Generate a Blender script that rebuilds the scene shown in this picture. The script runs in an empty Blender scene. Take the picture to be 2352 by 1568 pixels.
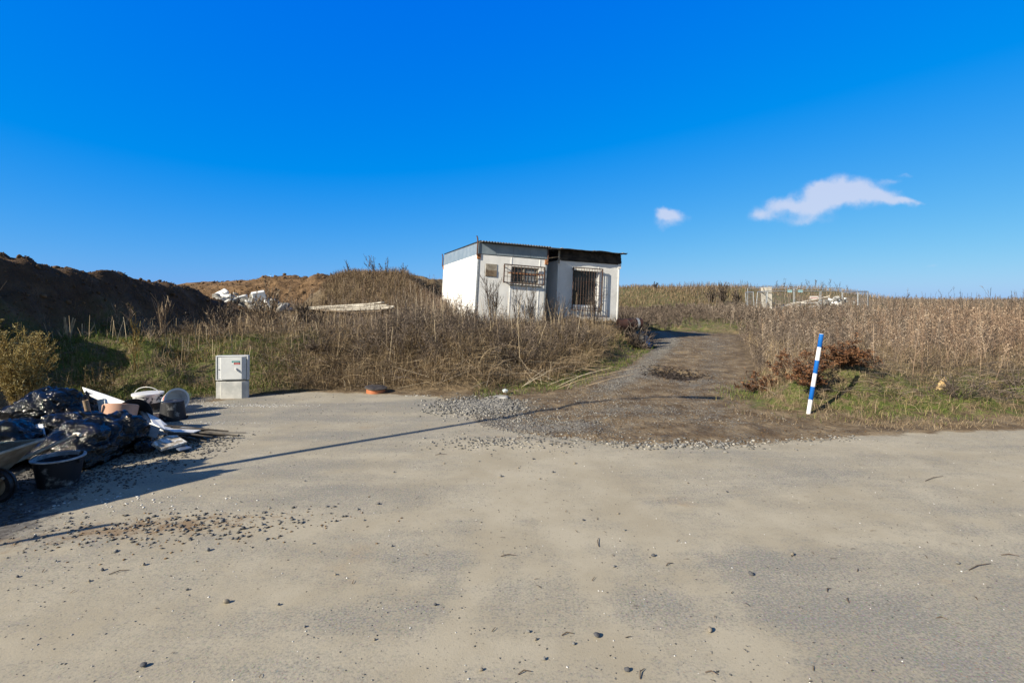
import bpy, math, random
import numpy as np
from mathutils import Vector, Matrix, Euler
random.seed(7); RNG = np.random.default_rng(11)
C = bpy.context.scene.collection
sc = bpy.context.scene
R = math.radians
# ------------------------------------------------------------------ camera, sky, sun, exposure
CAMH = 1.65
cam = bpy.data.objects.new('camera', bpy.data.cameras.new('camera')); C.objects.link(cam)
cam.data.lens = 18; cam.data.sensor_width = 36; cam.data.shift_y = -94/2352
cam.data.clip_start = .05; cam.data.clip_end = 8000
cam.location = (0, 0, CAMH); cam.rotation_euler = (R(90), 0, 0)
sc.camera = cam
EL = R(29); SD = Vector((-.803*math.cos(EL), -.596*math.cos(EL), math.sin(EL)))   # towards the sun
sl = bpy.data.objects.new('sun', bpy.data.lights.new('sun', 'SUN')); C.objects.link(sl)
sl.data.energy = 5.0; sl.data.angle = R(.53); sl.data.color = (1, .90, .72)
sl.rotation_euler = (-SD).to_track_quat('-Z', 'Y').to_euler()
sc.view_settings.view_transform = 'Standard'; sc.view_settings.look = 'None'
sc.view_settings.gamma = 1
EXPO = .62
sc.view_settings.exposure = EXPO
w = bpy.data.worlds.new('World'); sc.world = w; w.use_nodes = True
def world():
    t = w.node_tree; N = t.nodes; L = t.links; N.clear()
    out = N.new('ShaderNodeOutputWorld'); bg = N.new('ShaderNodeBackground'); bg.inputs[1].default_value = .1
    sky = N.new('ShaderNodeTexSky'); sky.sky_type = 'NISHITA'; sky.sun_disc = False
    sky.sun_elevation = EL; sky.sun_rotation = math.atan2(SD.x, SD.y)
    sky.air_density = 1.0; sky.dust_density = .4; sky.ozone_density = 4.0; sky.altitude = 300
    # clouds: soft blobs broken by noise, fixed by direction in the sky
    tc = N.new('ShaderNodeTexCoord'); sep = N.new('ShaderNodeSeparateXYZ'); L.new(tc.outputs['Generated'], sep.inputs[0])
    def M(op, a, b=None, c=None):
        n = N.new('ShaderNodeMath'); n.operation = op
        for i, v in enumerate((a, b, c)):
            if v is None: continue
            if hasattr(v, 'is_linked') or hasattr(v, 'links'): L.new(v, n.inputs[i])
            else: n.inputs[i].default_value = v
        return n.outputs[0]
    # the sky low over the field is deeper blue than the model's: a per-channel grade, fading to the plain model high up and behind
    ch = N.new('ShaderNodeSeparateColor'); L.new(sky.outputs[0], ch.inputs[0]); K = 10/2**EXPO
    gr = M('MULTIPLY', M('MAXIMUM', M('SUBTRACT', M('MULTIPLY', ch.outputs[0], .1), .15), 0), .62*K)
    gg = M('MULTIPLY', M('POWER', M('MULTIPLY', ch.outputs[1], .1), .74), .71*K)
    gb = M('MULTIPLY', M('POWER', M('MULTIPLY', ch.outputs[2], .1), .08), .91*K)
    cc = N.new('ShaderNodeCombineColor'); L.new(gr, cc.inputs[0]); L.new(gg, cc.inputs[1]); L.new(gb, cc.inputs[2])
    up = N.new('ShaderNodeMapRange'); up.interpolation_type = 'SMOOTHSTEP'; L.new(sep.outputs[2], up.inputs[0]); up.inputs[1].default_value = .52; up.inputs[2].default_value = .75
    bk = N.new('ShaderNodeMapRange'); bk.interpolation_type = 'SMOOTHSTEP'; L.new(sep.outputs[1], bk.inputs[0]); bk.inputs[1].default_value = .25; bk.inputs[2].default_value = -.15
    mx0 = N.new('ShaderNodeMix'); mx0.data_type = 'RGBA'; L.new(M('MAXIMUM', up.outputs[0], bk.outputs[0]), mx0.inputs[0]); L.new(cc.outputs[0], mx0.inputs[6]); dim = N.new('ShaderNodeVectorMath'); dim.operation = 'MULTIPLY'; dim.inputs[1].default_value = (.56, .60, .62); L.new(sky.outputs[0], dim.inputs[0]); L.new(dim.outputs[0], mx0.inputs[7])
    ysafe = M('MAXIMUM', sep.outputs[1], .01)
    u = M('DIVIDE', sep.outputs[0], ysafe); v = M('DIVIDE', sep.outputs[2], ysafe)
    cmb = N.new('ShaderNodeCombineXYZ'); L.new(u, cmb.inputs[0]); L.new(v, cmb.inputs[1])
    nz = N.new('ShaderNodeTexNoise'); nz.inputs['Scale'].default_value = 11; nz.inputs['Detail'].default_value = 7; nz.inputs['Roughness'].default_value = .55
    L.new(cmb.outputs[0], nz.inputs[0])
    sub = N.new('ShaderNodeVectorMath'); sub.operation = 'SUBTRACT'; sub.inputs[1].default_value = (.5, .5, .5); L.new(nz.outputs['Color'], sub.inputs[0])
    scl = N.new('ShaderNodeVectorMath'); scl.operation = 'MULTIPLY'; scl.inputs[1].default_value = (.075, .06, 0); L.new(sub.outputs[0], scl.inputs[0])
    add = N.new('ShaderNodeVectorMath'); add.operation = 'ADD'; L.new(cmb.outputs[0], add.inputs[0]); L.new(scl.outputs[0], add.inputs[1])
    tot = None
    blobs = [(1752,488,34,17,.8),(1795,464,40,16,.7),(1850,472,55,24,.9),(1890,440,40,26,1),(1935,432,42,26,1.0),(1985,440,45,22,.75),(2035,452,42,15,.75),
             (2075,462,34,9,.6),(2040,415,30,8,.45),(2080,403,26,5,.4),(1950,462,80,20,.6),(1845,505,55,14,.4),(2095,458,25,5,.4),
             (1545,498,36,13,.9),(1538,520,32,14,.45),(1525,500,20,14,.6),(1350,520,34,7,.13),(2135,608,16,7,.28),(2350,440,18,9,.3),(1650,612,30,6,.1),(2180,655,190,16,.16),(2280,600,120,12,.12)]
    for (X, Y, a, b, s) in blobs:
        n = N.new('ShaderNodeVectorMath'); n.operation = 'SUBTRACT'; n.inputs[1].default_value = ((X-1176)/1176, (690-Y)/1176, 0); L.new(add.outputs[0], n.inputs[0])
        m = N.new('ShaderNodeVectorMath'); m.operation = 'MULTIPLY'; m.inputs[1].default_value = (1176/a, 1176/b, 0); L.new(n.outputs[0], m.inputs[0])
        d = N.new('ShaderNodeVectorMath'); d.operation = 'DOT_PRODUCT'; L.new(m.outputs[0], d.inputs[0]); L.new(m.outputs[0], d.inputs[1])
        e = M('MULTIPLY', M('POWER', 2.718, M('MULTIPLY', d.outputs['Value'], -1)), s)
        tot = e if tot is None else M('ADD', tot, e)
    nz2 = N.new('ShaderNodeTexNoise'); nz2.inputs['Scale'].default_value = 30; nz2.inputs['Detail'].default_value = 6
    nz2.inputs['Roughness'].default_value = .62; L.new(cmb.outputs[0], nz2.inputs[0])
    tot = M('ADD', tot, M('MULTIPLY', M('MULTIPLY', M('SUBTRACT', nz2.outputs[0], .5), M('MINIMUM', M('ADD', tot, .1), .6)), 1.6))
    mr = N.new('ShaderNodeMapRange'); mr.interpolation_type = 'SMOOTHSTEP'; L.new(tot, mr.inputs[0])
    mr.inputs[1].default_value = .13; mr.inputs[2].default_value = 1.05; mr.inputs[4].default_value = .70
    front = M('GREATER_THAN', sep.outputs[1], .02)
    fac = M('MULTIPLY', mr.outputs[0], front)
    mix = N.new('ShaderNodeMix'); mix.data_type = 'RGBA'; L.new(fac, mix.inputs[0]); L.new(mx0.outputs[2], mix.inputs[6]); mix.inputs[7].default_value = (.74*K, .76*K, .90*K, 1)
    L.new(mix.outputs[2], bg.inputs[0]); L.new(bg.outputs[0], out.inputs[0])
world()

# ------------------------------------------------------------------ pixel helpers (2352-wide frame of the photograph), used to lay things out
def PG(X, Y, z=0.0):
    d = 1176*(CAMH-z)/(Y-690); return Vector(((X-1176)/1176*d, d, z))
def PD(X, Y, d): return Vector(((X-1176)/1176*d, d, CAMH-(Y-690)/1176*d))

# ------------------------------------------------------------------ numeric noise
def _h(i, j, s):
    n = (i.astype(np.int64)*374761393 + j.astype(np.int64)*668265263 + s*2147483647) & 0xffffffff
    n = ((n ^ (n >> 13))*1274126177) & 0xffffffff
    return ((n ^ (n >> 16)) & 0xffff)/65535.0
def vnoise(x, y, s=0):
    x = np.asarray(x, float); y = np.asarray(y, float)
    i = np.floor(x); j = np.floor(y); fx = x-i; fy = y-j
    fx = fx*fx*(3-2*fx); fy = fy*fy*(3-2*fy); i = i.astype(np.int64); j = j.astype(np.int64)
    a = _h(i, j, s); b = _h(i+1, j, s); c = _h(i, j+1, s); d = _h(i+1, j+1, s)
    return (a*(1-fx)+b*fx)*(1-fy)+(c*(1-fx)+d*fx)*fy
def fbm(x, y, sc_=1.0, o=4, s=0):
    t = 0; a = .5; k = sc_
    for q in range(o): t = t+a*(vnoise(np.asarray(x)*k+q*17.3, np.asarray(y)*k-q*9.1, s+q)-.5); a *= .5; k *= 2.03
    return t
def sm(a, b, t):
    t = np.clip((np.asarray(t, float)-a)/(b-a), 0, 1); return t*t*(3-2*t)
def sdist(P, x, y):
    x = np.asarray(x, float); y = np.asarray(y, float); P = np.array(P, float)
    best = np.full(x.shape, 1e9); ins = np.zeros(x.shape, bool); n = len(P)
    for k in range(n):
        ax, ay = P[k]; bx, by = P[(k+1) % n]; dx, dy = bx-ax, by-ay
        t = np.clip(((x-ax)*dx+(y-ay)*dy)/(dx*dx+dy*dy+1e-12), 0, 1)
        best = np.minimum(best, (x-ax-t*dx)**2+(y-ay-t*dy)**2)
        c = ((ay > y) != (by > y)); xi = ax+(y-ay)*dx/(dy if abs(dy) > 1e-12 else 1e-12)
        ins ^= (c & (x < xi))
    d = np.sqrt(best); return np.where(ins, -d, d)

# ------------------------------------------------------------------ terrain
FLAT = [(-60,-60),(-60,3),(-14,4),(-9,6.6),(-7,7.9),(-4.5,8.9),(-2.6,9.4),(-.6,9.1),(1.0,10.0),(2.4,12.7),(4.35,17.0),(4.6,20),(3.2,22),(-2,24),
        (-2,26.5),(4,26),(8.5,24.5),(9.6,22),(8.4,19.5),(5.7,12.5),(4.2,9.3),(3.55,7.8),(4.2,7.5),(5.7,7.3),(7.2,7.2),(12,7.6),(60,10),(60,-60)]
ROADP = [(-60,-60),(-60,3),(-9,5),(-6.6,6.6),(-5.2,8.0),(-4.5,8.7),(-3.7,9.2),(-2.5,9.05),(-1.3,8.75),(-.92,7.92),(-.43,6.7),(.4,6.2),(1.35,5.85),(2.3,5.8),(2.9,5.9),
         (4.3,6.2),(5.5,6.4),(6.5,6.5),(9,6.9),(60,9.4),(60,-60)]
def hill(base, x, y, yc, w_, pts, back=40):
    y1 = np.maximum(y, .5); T = 1176*(1+x/yc)
    xs = [p[0] for p in pts]; ys = [p[1] for p in pts]
    Yc = np.interp(T, xs, ys, left=max(735, ys[0]), right=max(735, ys[-1]))
    crest = CAMH+(690-Yc)/1176*yc + fbm(x, y, .8, 4, 5)*.22
    f = sm(yc-w_, yc, y)*(1-.35*sm(yc+2, yc+back, y))
    return base+np.maximum(0, crest-base)*f
def H(x, y, fine=True):
    x = np.asarray(x, float); y = np.asarray(y, float)
    d = sdist(FLAT, x, y) + fbm(x, y, .7, 3, 2)*.5
    d0 = np.maximum(d, 0)
    xt = np.interp(y, [0, 7, 12, 20, 24, 30], [2.2, 2.4, 3.8, 6.6, 6.6, 6.6])
    left = 1-sm(-.8, .8, x-xt)*1.0
    left = np.where(y > 23.5, left*(1-sm(-1, 5, x)) , left)
    wl = np.interp(x, [-12, -9, 0, 2, 3.5], [3.6, 3.6, 3.2, 2.0, .95])
    pl = .72+.6*sm(13, 25, y)*sm(1, -4, x)
    zL = pl*sm(0, 1, d0/wl)**.85
    aR = .47+(.15-.47)*sm(13, 20, y)*sm(16, 9, x)
    zR = aR*sm(0, 1, d0/1.5)
    base = .15*sm(9, 22, y)
    z = base+zL*left+zR*(1-left)+.55*sm(24, 55, y)
    # dark heap on the left, running away from the viewer
    zc = np.interp(y, [0, 6, 10, 11.2, 12.84, 14.4, 17, 18.9, 21], [2.2, 2.5, 2.5, 2.48, 2.41, 2.26, 2.14, 1.6, 1.25])+fbm(x*.5, y, 1.1, 4, 9)*.3
    xw = x+fbm(x, y, .45, 3, 31)*1.3
    hp = sm(-9.35, -11.0, xw)*(1-.25*sm(-12, -18, x))*sm(3, 8, y)
    z = z+np.maximum(0, zc-z)*hp
    # brown spoil hill and straw-covered mound behind
    zA = hill(z, x, y, 28, 4.2, [(-200,900),(150,700),(300,665),(470,652),(560,647),(610,640),(650,637),(700,641),(750,633),(830,640),(1000,690),(1100,735),(1200,900)])
    z = np.where(y > 20, np.maximum(z, zA), z)
    zB = hill(z, x, y, 22.5, 3.6, [(600,900),(730,722),(745,665),(775,637),(800,629),(850,628),(900,632),(960,640),(1040,644),(1160,655),(1330,690),(1450,900)])
    cb = np.clip((sdist(((-1.10, 16.6), (1.21, 17.37), (-.68, 23.02), (-2.99, 22.24)), x, y)-.15)/1.6, 0, 1); cb = cb*cb*(3-2*cb)
    zB = z+(zB-z)*np.where(y < 23.2, cb, np.maximum(cb, sm(23.2, 24.2, y)))
    z = np.where(y > 17, np.maximum(z, zB), z)
    zC = hill(z, x, y, 62, 16, [(1150,670),(1300,664),(1420,661),(1460,658),(1500,660),(1560,664),(1600,662),(1650,661),(1700,660),(1725,668),(1760,690),(1800,735)])
    z = np.where(y > 44, np.maximum(z, zC), z)
    zD = hill(z, x, y, 90, 18, [(1650,690),(1720,666),(1780,664),(1860,663),(1920,670),(1960,684),(2000,696),(2100,698),(2352,699),(2600,700)])
    z = np.where(y > 70, np.maximum(z, zD), z)
    slope = sm(.15, 1.0, d0)*(1-sm(3.0, 4.5, d0))
    z = z+slope*fbm(x, y, 1.05, 4, 51)*.78*np.where(x < 3, 1, .8)
    n = fbm(x, y, .9, 4, 1)*.16
    rough = .02+sm(0, .8, d0)*1.0
    z = z+n*rough
    soil = soilmask(x, y)
    z = z+soil*(fbm(x, y, 3.2, 4, 12)*.38+np.abs(fbm(x, y, 1.5, 4, 14))*.35)
    if fine:
        z = z+fbm(x, y, 5, 3, 3)*.05*sm(0, .5, d0)
    # pot hole and ruts in the track
    z = z-.12*np.exp(-(((x-3.66)/.44)**2+((y-11.55)/.75)**2)**2)
    rm = (1-sm(-.3, .3, d))*sm(0, .5, sdist(ROADP, x, y))
    z = z+rm*fbm(x, y, 2.2, 4, 21)*.09
    z = z+rm*fbm(x, y, 9, 3, 22)*.03
    far = sm(150, 400, np.hypot(x, y)); z = z*(1-far)+.8*far
    return z
def soilmask(x, y):
    a = sm(-9.3, -10.2, x+fbm(x, y, .6, 3, 33)*1.2)*sm(6, 8, y)*(1-sm(19, 21, y))
    Tb = 1176*(1+x/np.maximum(y, 1))
    b = sm(22.8, 24.5, y)*(1-sm(60, 90, y))*(1-sm(740, 800, Tb+fbm(x, y, .5, 3, 34)*120))
    return np.clip(np.maximum(a, b), 0, 1)
def H1(x, y): return float(H(np.array([x]), np.array([y]))[0])

# ------------------------------------------------------------------ mesh helpers
def tag(o, label=None, cat=None, group=None, kind=None):
    if label: o['label'] = label
    if cat: o['category'] = cat
    if group: o['group'] = group
    if kind: o['kind'] = kind
    return o
def link(o, parent=None):
    C.objects.link(o)
    if parent is not None: o.parent = parent
    return o
def fastmesh(name, V, F, mats, parent=None, smooth=False, attrs=None, midx=None):
    V = np.ascontiguousarray(V, np.float32); F = np.ascontiguousarray(F, np.int32); k = F.shape[1]
    me = bpy.data.meshes.new(name); me.vertices.add(len(V)); me.vertices.foreach_set('co', V.ravel())
    me.loops.add(F.size); me.loops.foreach_set('vertex_index', F.ravel())
    me.polygons.add(len(F)); me.polygons.foreach_set('loop_start', np.arange(0, F.size, k, dtype=np.int32))
    me.polygons.foreach_set('loop_total', np.full(len(F), k, np.int32))
    for m in (mats if isinstance(mats, (list, tuple)) else [mats]): me.materials.append(m)
    if midx is not None: me.polygons.foreach_set('material_index', midx.astype(np.int32))
    if smooth: me.polygons.foreach_set('use_smooth', np.ones(len(F), bool))
    for an, av in (attrs or {}).items():
        a = me.attributes.new(an, 'FLOAT', 'POINT'); a.data.foreach_set('value', np.ascontiguousarray(av, np.float32))
    me.update(calc_edges=True); me.validate()
    return link(bpy.data.objects.new(name, me), parent)
class MB:
    def __init__(s): s.v = []; s.f = []; s.M = Matrix()
    def pv(s, p): s.v.append(tuple(s.M @ Vector(p))); return len(s.v)-1
    def box(s, c, d, rot=None):
        r = rot.to_matrix() if rot is not None else Matrix.Identity(3); c = Vector(c)
        i = [s.pv(c+r@Vector((sx*d[0]/2, sy*d[1]/2, sz*d[2]/2))) for sx in (-1,1) for sy in (-1,1) for sz in (-1,1)]
        for q in ((0,1,3,2),(4,6,7,5),(0,4,5,1),(2,3,7,6),(0,2,6,4),(1,5,7,3)): s.f.append([i[a] for a in q])
        return s
    def bx(s, x0, x1, y0, y1, z0, z1): return s.box(((x0+x1)/2, (y0+y1)/2, (z0+z1)/2), (x1-x0, y1-y0, z1-z0))
    def prism(s, pts, n):     # closed polygon pts extruded by n
        n = Vector(n); a = [s.pv(p) for p in pts]; b = [s.pv(Vector(p)+n) for p in pts]; k = len(pts)
        s.f.append(a[::-1]); s.f.append(b)
        for i in range(k): s.f.append([a[i], a[(i+1) % k], b[(i+1) % k], b[i]])
        return s
    def tube(s, pts, r, n=8, cap=True):
        pts = [Vector(p) for p in pts]; rs = r if isinstance(r, (list, tuple)) else [r]*len(pts); rings = []
        for i, p in enumerate(pts):
            t = (pts[min(i+1, len(pts)-1)]-pts[max(i-1, 0)]).normalized()
            a = t.cross(Vector((0, 0, 1)) if abs(t.z) < .9 else Vector((1, 0, 0))).normalized(); b = t.cross(a)
            rings.append([s.pv(p+(a*math.cos(q*2*math.pi/n)+b*math.sin(q*2*math.pi/n))*rs[i]) for q in range(n)])
        for A, B in zip(rings, rings[1:]):
            for q in range(n): s.f.append([A[q], A[(q+1) % n], B[(q+1) % n], B[q]])
        if cap: s.f.append(rings[0][::-1]); s.f.append(rings[-1])
        return s
    def lathe(s, prof, n=32, close=False, a0=0, a1=2*math.pi):
        full = abs(a1-a0-2*math.pi) < 1e-6; m = n if full else n+1; rings = []
        for (r, z) in prof: rings.append([s.pv((r*math.cos(a0+(a1-a0)*q/n), r*math.sin(a0+(a1-a0)*q/n), z)) for q in range(m)])
        pr = list(zip(rings, rings[1:]))+([(rings[-1], rings[0])] if close else [])
        for A, B in pr:
            for q in range(n): s.f.append([A[q], A[(q+1) % m], B[(q+1) % m], B[q]])
        return s
    def build(s, name, mat, parent=None, smooth=False, bevel=0, loc=None):
        me = bpy.data.meshes.new(name)
        V = s.v
        if loc is not None: V = [tuple(Vector(p)-Vector(loc)) for p in V]
        me.from_pydata(V, [], s.f); me.materials.append(mat)
        if smooth:
            me.polygons.foreach_set('use_smooth', [True]*len(me.polygons))
        o = link(bpy.data.objects.new(name, me), parent)
        if loc is not None: o.location = loc
        if bevel: b = o.modifiers.new('b', 'BEVEL'); b.width = bevel; b.segments = 2; b.limit_method = 'ANGLE'
        if smooth and not bevel:
            e = o.modifiers.new('e', 'EDGE_SPLIT'); e.split_angle = R(40)
        return o
def thing(name, loc, label, cat, group=None, rot=None):
    o = link(bpy.data.objects.new(name, None)); o.location = loc
    if rot is not None: o.rotation_euler = rot
    return tag(o, label, cat, group)
# ------------------------------------------------------------------ materials
class NT:
    def __init__(s, name):
        s.m = bpy.data.materials.new(name); s.m.use_nodes = True; s.t = s.m.node_tree; s.N = s.t.nodes; s.L = s.t.links
        s.p = s.N['Principled BSDF']; s.tc = s.N.new('ShaderNodeTexCoord')
    def _in(s, sock, v):
        if hasattr(v, 'links'): s.L.new(v, sock)
        else: sock.default_value = v
    def noise(s, scale, detail=4, rough=.5, vec=None, dist=0):
        n = s.N.new('ShaderNodeTexNoise'); n.inputs['Scale'].default_value = scale; n.inputs['Detail'].default_value = detail
        n.inputs['Roughness'].default_value = rough; n.inputs['Distortion'].default_value = dist
        s.L.new(vec if vec is not None else s.tc.outputs['Object'], n.inputs['Vector']); return n.outputs[0]
    def voro(s, scale, feat='F1', vec=None, out='Distance'):
        n = s.N.new('ShaderNodeTexVoronoi'); n.feature = feat; n.inputs['Scale'].default_value = scale
        s.L.new(vec if vec is not None else s.tc.outputs['Object'], n.inputs['Vector']); return n.outputs[out]
    def mapv(s, scale=(1,1,1), rot=(0,0,0), loc=(0,0,0)):
        n = s.N.new('ShaderNodeMapping'); n.inputs['Scale'].default_value = scale; n.inputs['Rotation'].default_value = rot; n.inputs['Location'].default_value = loc
        s.L.new(s.tc.outputs['Object'], n.inputs['Vector']); return n.outputs[0]
    def math(s, op, a, b=None, c=None, clamp=False):
        n = s.N.new('ShaderNodeMath'); n.operation = op; n.use_clamp = clamp
        for i, v in enumerate((a, b, c)):
            if v is not None: s._in(n.inputs[i], v)
        return n.outputs[0]
    def ramp(s, v, a, b, lo=0., hi=1., smooth=True):
        n = s.N.new('ShaderNodeMapRange'); n.interpolation_type = 'SMOOTHSTEP' if smooth else 'LINEAR'
        for i, q in enumerate((v, a, b, lo, hi)): s._in(n.inputs[i], q)
        return n.outputs[0]
    def mix(s, f, a, b, mode='MIX'):
        n = s.N.new('ShaderNodeMix'); n.data_type = 'RGBA'; n.blend_type = mode
        s._in(n.inputs[0], f)
        for i, v in ((6, a), (7, b)):
            if hasattr(v, 'links'): s.L.new(v, n.inputs[i])
            else: n.inputs[i].default_value = tuple(v)+((1,) if len(v) == 3 else ())
        return n.outputs[2]
    def cr(s, v, stops):
        n = s.N.new('ShaderNodeValToRGB'); s.L.new(v, n.inputs[0]); e = n.color_ramp.elements
        e[0].position = stops[0][0]; e[0].color = tuple(stops[0][1])+(1,)
        e[1].position = stops[-1][0]; e[1].color = tuple(stops[-1][1])+(1,)
        for p, c in stops[1:-1]: q = e.new(p); q.color = tuple(c)+(1,)
        return n.outputs[0]
    def attr(s, name):
        n = s.N.new('ShaderNodeAttribute'); n.attribute_name = name; return n.outputs['Fac']
    def bump(s, h, strength=.5, dist=.01, prev=None):
        n = s.N.new('ShaderNodeBump'); n.inputs['Strength'].default_value = strength; n.inputs['Distance'].default_value = dist
        s._in(n.inputs['Height'], h)
        if prev is not None: s.L.new(prev, n.inputs['Normal'])
        s.L.new(n.outputs[0], s.p.inputs['Normal']); return n.outputs[0]
    def out(s, col=None, rough=None, metal=None, spec=None):
        for k, v in (('Base Color', col), ('Roughness', rough), ('Metallic', metal), ('Specular IOR Level', spec)):
            if v is None: continue
            if k == 'Base Color' and not hasattr(v, 'links'): v = tuple(v)+(1,)
            s._in(s.p.inputs[k], v)
        return s.m
def simple(name, c1, c2=None, scale=8, rough=.7, metal=0, bump=0, bscale=40, spec=.4, lo=.35, hi=.65, bdist=.01):
    t = NT(name)
    col = c1
    if c2: col = t.mix(t.ramp(t.noise(scale, 6, .6), lo, hi), c1, c2)
    if bump: t.bump(t.noise(bscale, 5, .6), bump, bdist)
    return t.out(col, rough, metal, spec)

def terrain_mat():
    t = NT('terrain'); OB = t.tc.outputs['Object']
    dR, dT, soil, green, trk, lit = (t.attr(a) for a in ('d_road', 'd_flat', 'soil', 'green', 'trk', 'litter'))
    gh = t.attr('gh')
    # --- road: grey asphalt under a broken film of dust
    big = t.noise(.35, 5, .55); med = t.noise(1.6, 6, .6); fine = t.noise(70, 4, .7); grit = t.noise(140, 3, .7)
    strk = t.noise(1.0, 6, .6, vec=t.mapv((.6, 1.5, 1), (0, 0, R(-22))), dist=.6)
    strk2 = t.noise(1.0, 5, .55, vec=t.mapv((.4, 3.0, 1), (0, 0, R(-68)), (3, 1, 0)))
    dust = t.math('ADD', t.math('ADD', t.math('MULTIPLY', big, .32), t.math('MULTIPLY', t.noise(5, 6, .65), .2)), t.math('ADD', t.math('MULTIPLY', strk, .5), t.math('MULTIPLY', t.math('SUBTRACT', strk2, .5), .35)))
    near = t.attr('bare')
    dust = t.math('SUBTRACT', dust, near)
    dustf = t.ramp(t.math('ADD', dust, t.math('MULTIPLY', t.math('ADD', t.math('MULTIPLY', t.math('SUBTRACT', fine, .5), 1.1), t.math('MULTIPLY', t.math('SUBTRACT', t.noise(22, 5, .7), .5), .7)))), .25, .56)
    asph = t.mix(t.ramp(fine, .3, .7), (.185, .178, .158), (.325, .305, .262))
    stonec = t.voro(85, 'F1', out='Color'); vd = t.voro(85)
    asph = t.mix(t.ramp(vd, .15, .45, .35, 0), asph, stonec, 'OVERLAY')
    dcol = t.mix(t.ramp(med, .3, .7), (.36, .316, .235), (.44, .395, .305))
    dcol = t.mix(t.ramp(t.noise(.9, 5, .6, vec=t.mapv((1, 1, 1), loc=(9, 4, 0))), .62, .78), dcol, (.38, .30, .20))
    road = t.mix(dustf, asph, dcol)
    road = t.mix(t.ramp(grit, .60, .70, 0, .55), road, (.15, .13, .11))
    road = t.mix(t.ramp(t.noise(55, 3, .6, vec=t.mapv((1, 1, 1), loc=(5, 8, 0))), .62, .70, 0, .6), road, (.14, .13, .115))
    road = t.mix(t.ramp(t.voro(26), .04, .07, .5, 0), road, (.62, .56, .45))
    spots = t.ramp(t.voro(9, vec=t.mapv((1, 1.0, 1), loc=(2, 3, 0))), .03, .07, 1, 0)
    road = t.mix(t.math('MULTIPLY', spots, .75), road, (.09, .085, .08))
    brown = t.attr('brown')
    road = t.mix(t.ramp(t.math('ADD', brown, t.math('MULTIPLY', t.math('SUBTRACT', t.noise(7, 5, .7), .5), 1.4)), .35, .75, 0, .85), road, (.215, .145, .085))
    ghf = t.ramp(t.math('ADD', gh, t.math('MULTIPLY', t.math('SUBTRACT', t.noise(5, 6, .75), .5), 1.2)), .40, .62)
    road = t.mix(ghf, road, t.mix(t.voro(34, out='Color'), (.05, .045, .042), (.19, .18, .17)))  # dark gravel, with the shade beside the heap put into its colour
    # --- mud of the track with gravel
    mud = t.mix(t.ramp(t.noise(2.6, 6, .65), .35, .65), (.11, .076, .045), (.245, .187, .118))
    gv = t.voro(48, out='Color'); gcol = t.mix(t.ramp(gv, .1, .9), (.13, .118, .10), (.33, .30, .25))
    gf = t.ramp(t.math('ADD', trk, t.math('ADD', t.math('MULTIPLY', t.math('SUBTRACT', t.noise(3, 5, .7), .5), 1.1), t.math('MULTIPLY', t.math('SUBTRACT', t.noise(40, 3, .6), .5), 1.6))), .42, .62)
    mud = t.mix(gf, mud, gcol)
    # --- bank earth and litter
    earth = t.mix(t.ramp(t.noise(5, 6, .7), .35, .68), (.055, .040, .026), (.20, .145, .085))
    straw = t.mix(t.ramp(t.noise(60, 4, .7, vec=t.mapv((1, 5, 1), (0, 0, .5))), .4, .65), (.11, .08, .05), (.36, .28, .17))
    earth = t.mix(t.math('MULTIPLY', lit, t.ramp(t.noise(9, 5, .6), .3, .6)), earth, straw)
    grn = t.mix(t.noise(30, 4, .7), (.035, .06, .012), (.15, .18, .045))
    earth = t.mix(t.math('MULTIPLY', green, t.ramp(t.noise(4, 5, .7), .38, .6)), earth, grn)
    heapd = t.attr('heap')
    sl = t.mix(t.ramp(t.noise(2.2, 7, .7), .32, .68), (.085, .052, .028), (.25, .158, .085))
    sl = t.mix(t.math('MULTIPLY', heapd, .8), sl, (.055, .036, .024))
    sl = t.mix(t.ramp(t.noise(.6, 5, .6), .5, .68), sl, (.15, .10, .06))
    earth = t.mix(soil, earth, sl)
    # --- blends with ragged borders
    rag = t.math('MULTIPLY', t.math('SUBTRACT', t.noise(3.5, 7, .72), .5), 1.0)
    c = t.mix(t.ramp(t.math('ADD', dT, rag), -.02, .22), mud, earth)
    c = t.mix(t.ramp(t.math('ADD', dR, t.math('MULTIPLY', rag, .55)), -.03, .10), road, c)
    hgt = t.math('ADD', t.math('MULTIPLY', fine, .7), t.math('MULTIPLY', grit, .35))
    b = t.bump(hgt, .35, .006)
    b = t.bump(t.math('MULTIPLY', t.voro(48), t.math('MULTIPLY', gf, t.ramp(dR, 0, .15))), .9, .02, b)
    t.bump(t.math('MULTIPLY', t.noise(11, 5, .6), t.ramp(dR, 0, .2, .02, 1)), .8, .05, b)
    return t.out(c, .92, 0, .2)
MT = terrain_mat()

def veg(name, stops, rough=.75, trans=.0):
    t = NT(name); f = t.attr('rnd'); col = t.cr(f, stops)
    t.out(col, rough, 0, .25)
    if trans:
        tr = t.N.new('ShaderNodeBsdfTranslucent'); t.L.new(col, tr.inputs[0]); mx = t.N.new('ShaderNodeMixShader'); mx.inputs[0].default_value = trans
        t.L.new(t.p.outputs[0], mx.inputs[1]); t.L.new(tr.outputs[0], mx.inputs[2]); t.L.new(mx.outputs[0], t.N['Material Output'].inputs[0])
    return t.m
V_STRAW = veg('dry_grass', [(0, (.075, .052, .032)), (.35, (.19, .137, .082)), (.7, (.33, .25, .155)), (1, (.50, .40, .265))])
V_DARKSTRAW = veg('brown_grass', [(0, (.05, .034, .022)), (.4, (.155, .108, .064)), (.8, (.32, .235, .142)), (1, (.52, .41, .27))])
V_WEED = veg('dead_weed', [(0, (.055, .043, .036)), (.4, (.15, .117, .092)), (.75, (.28, .222, .172)), (1, (.48, .41, .33))])
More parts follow.
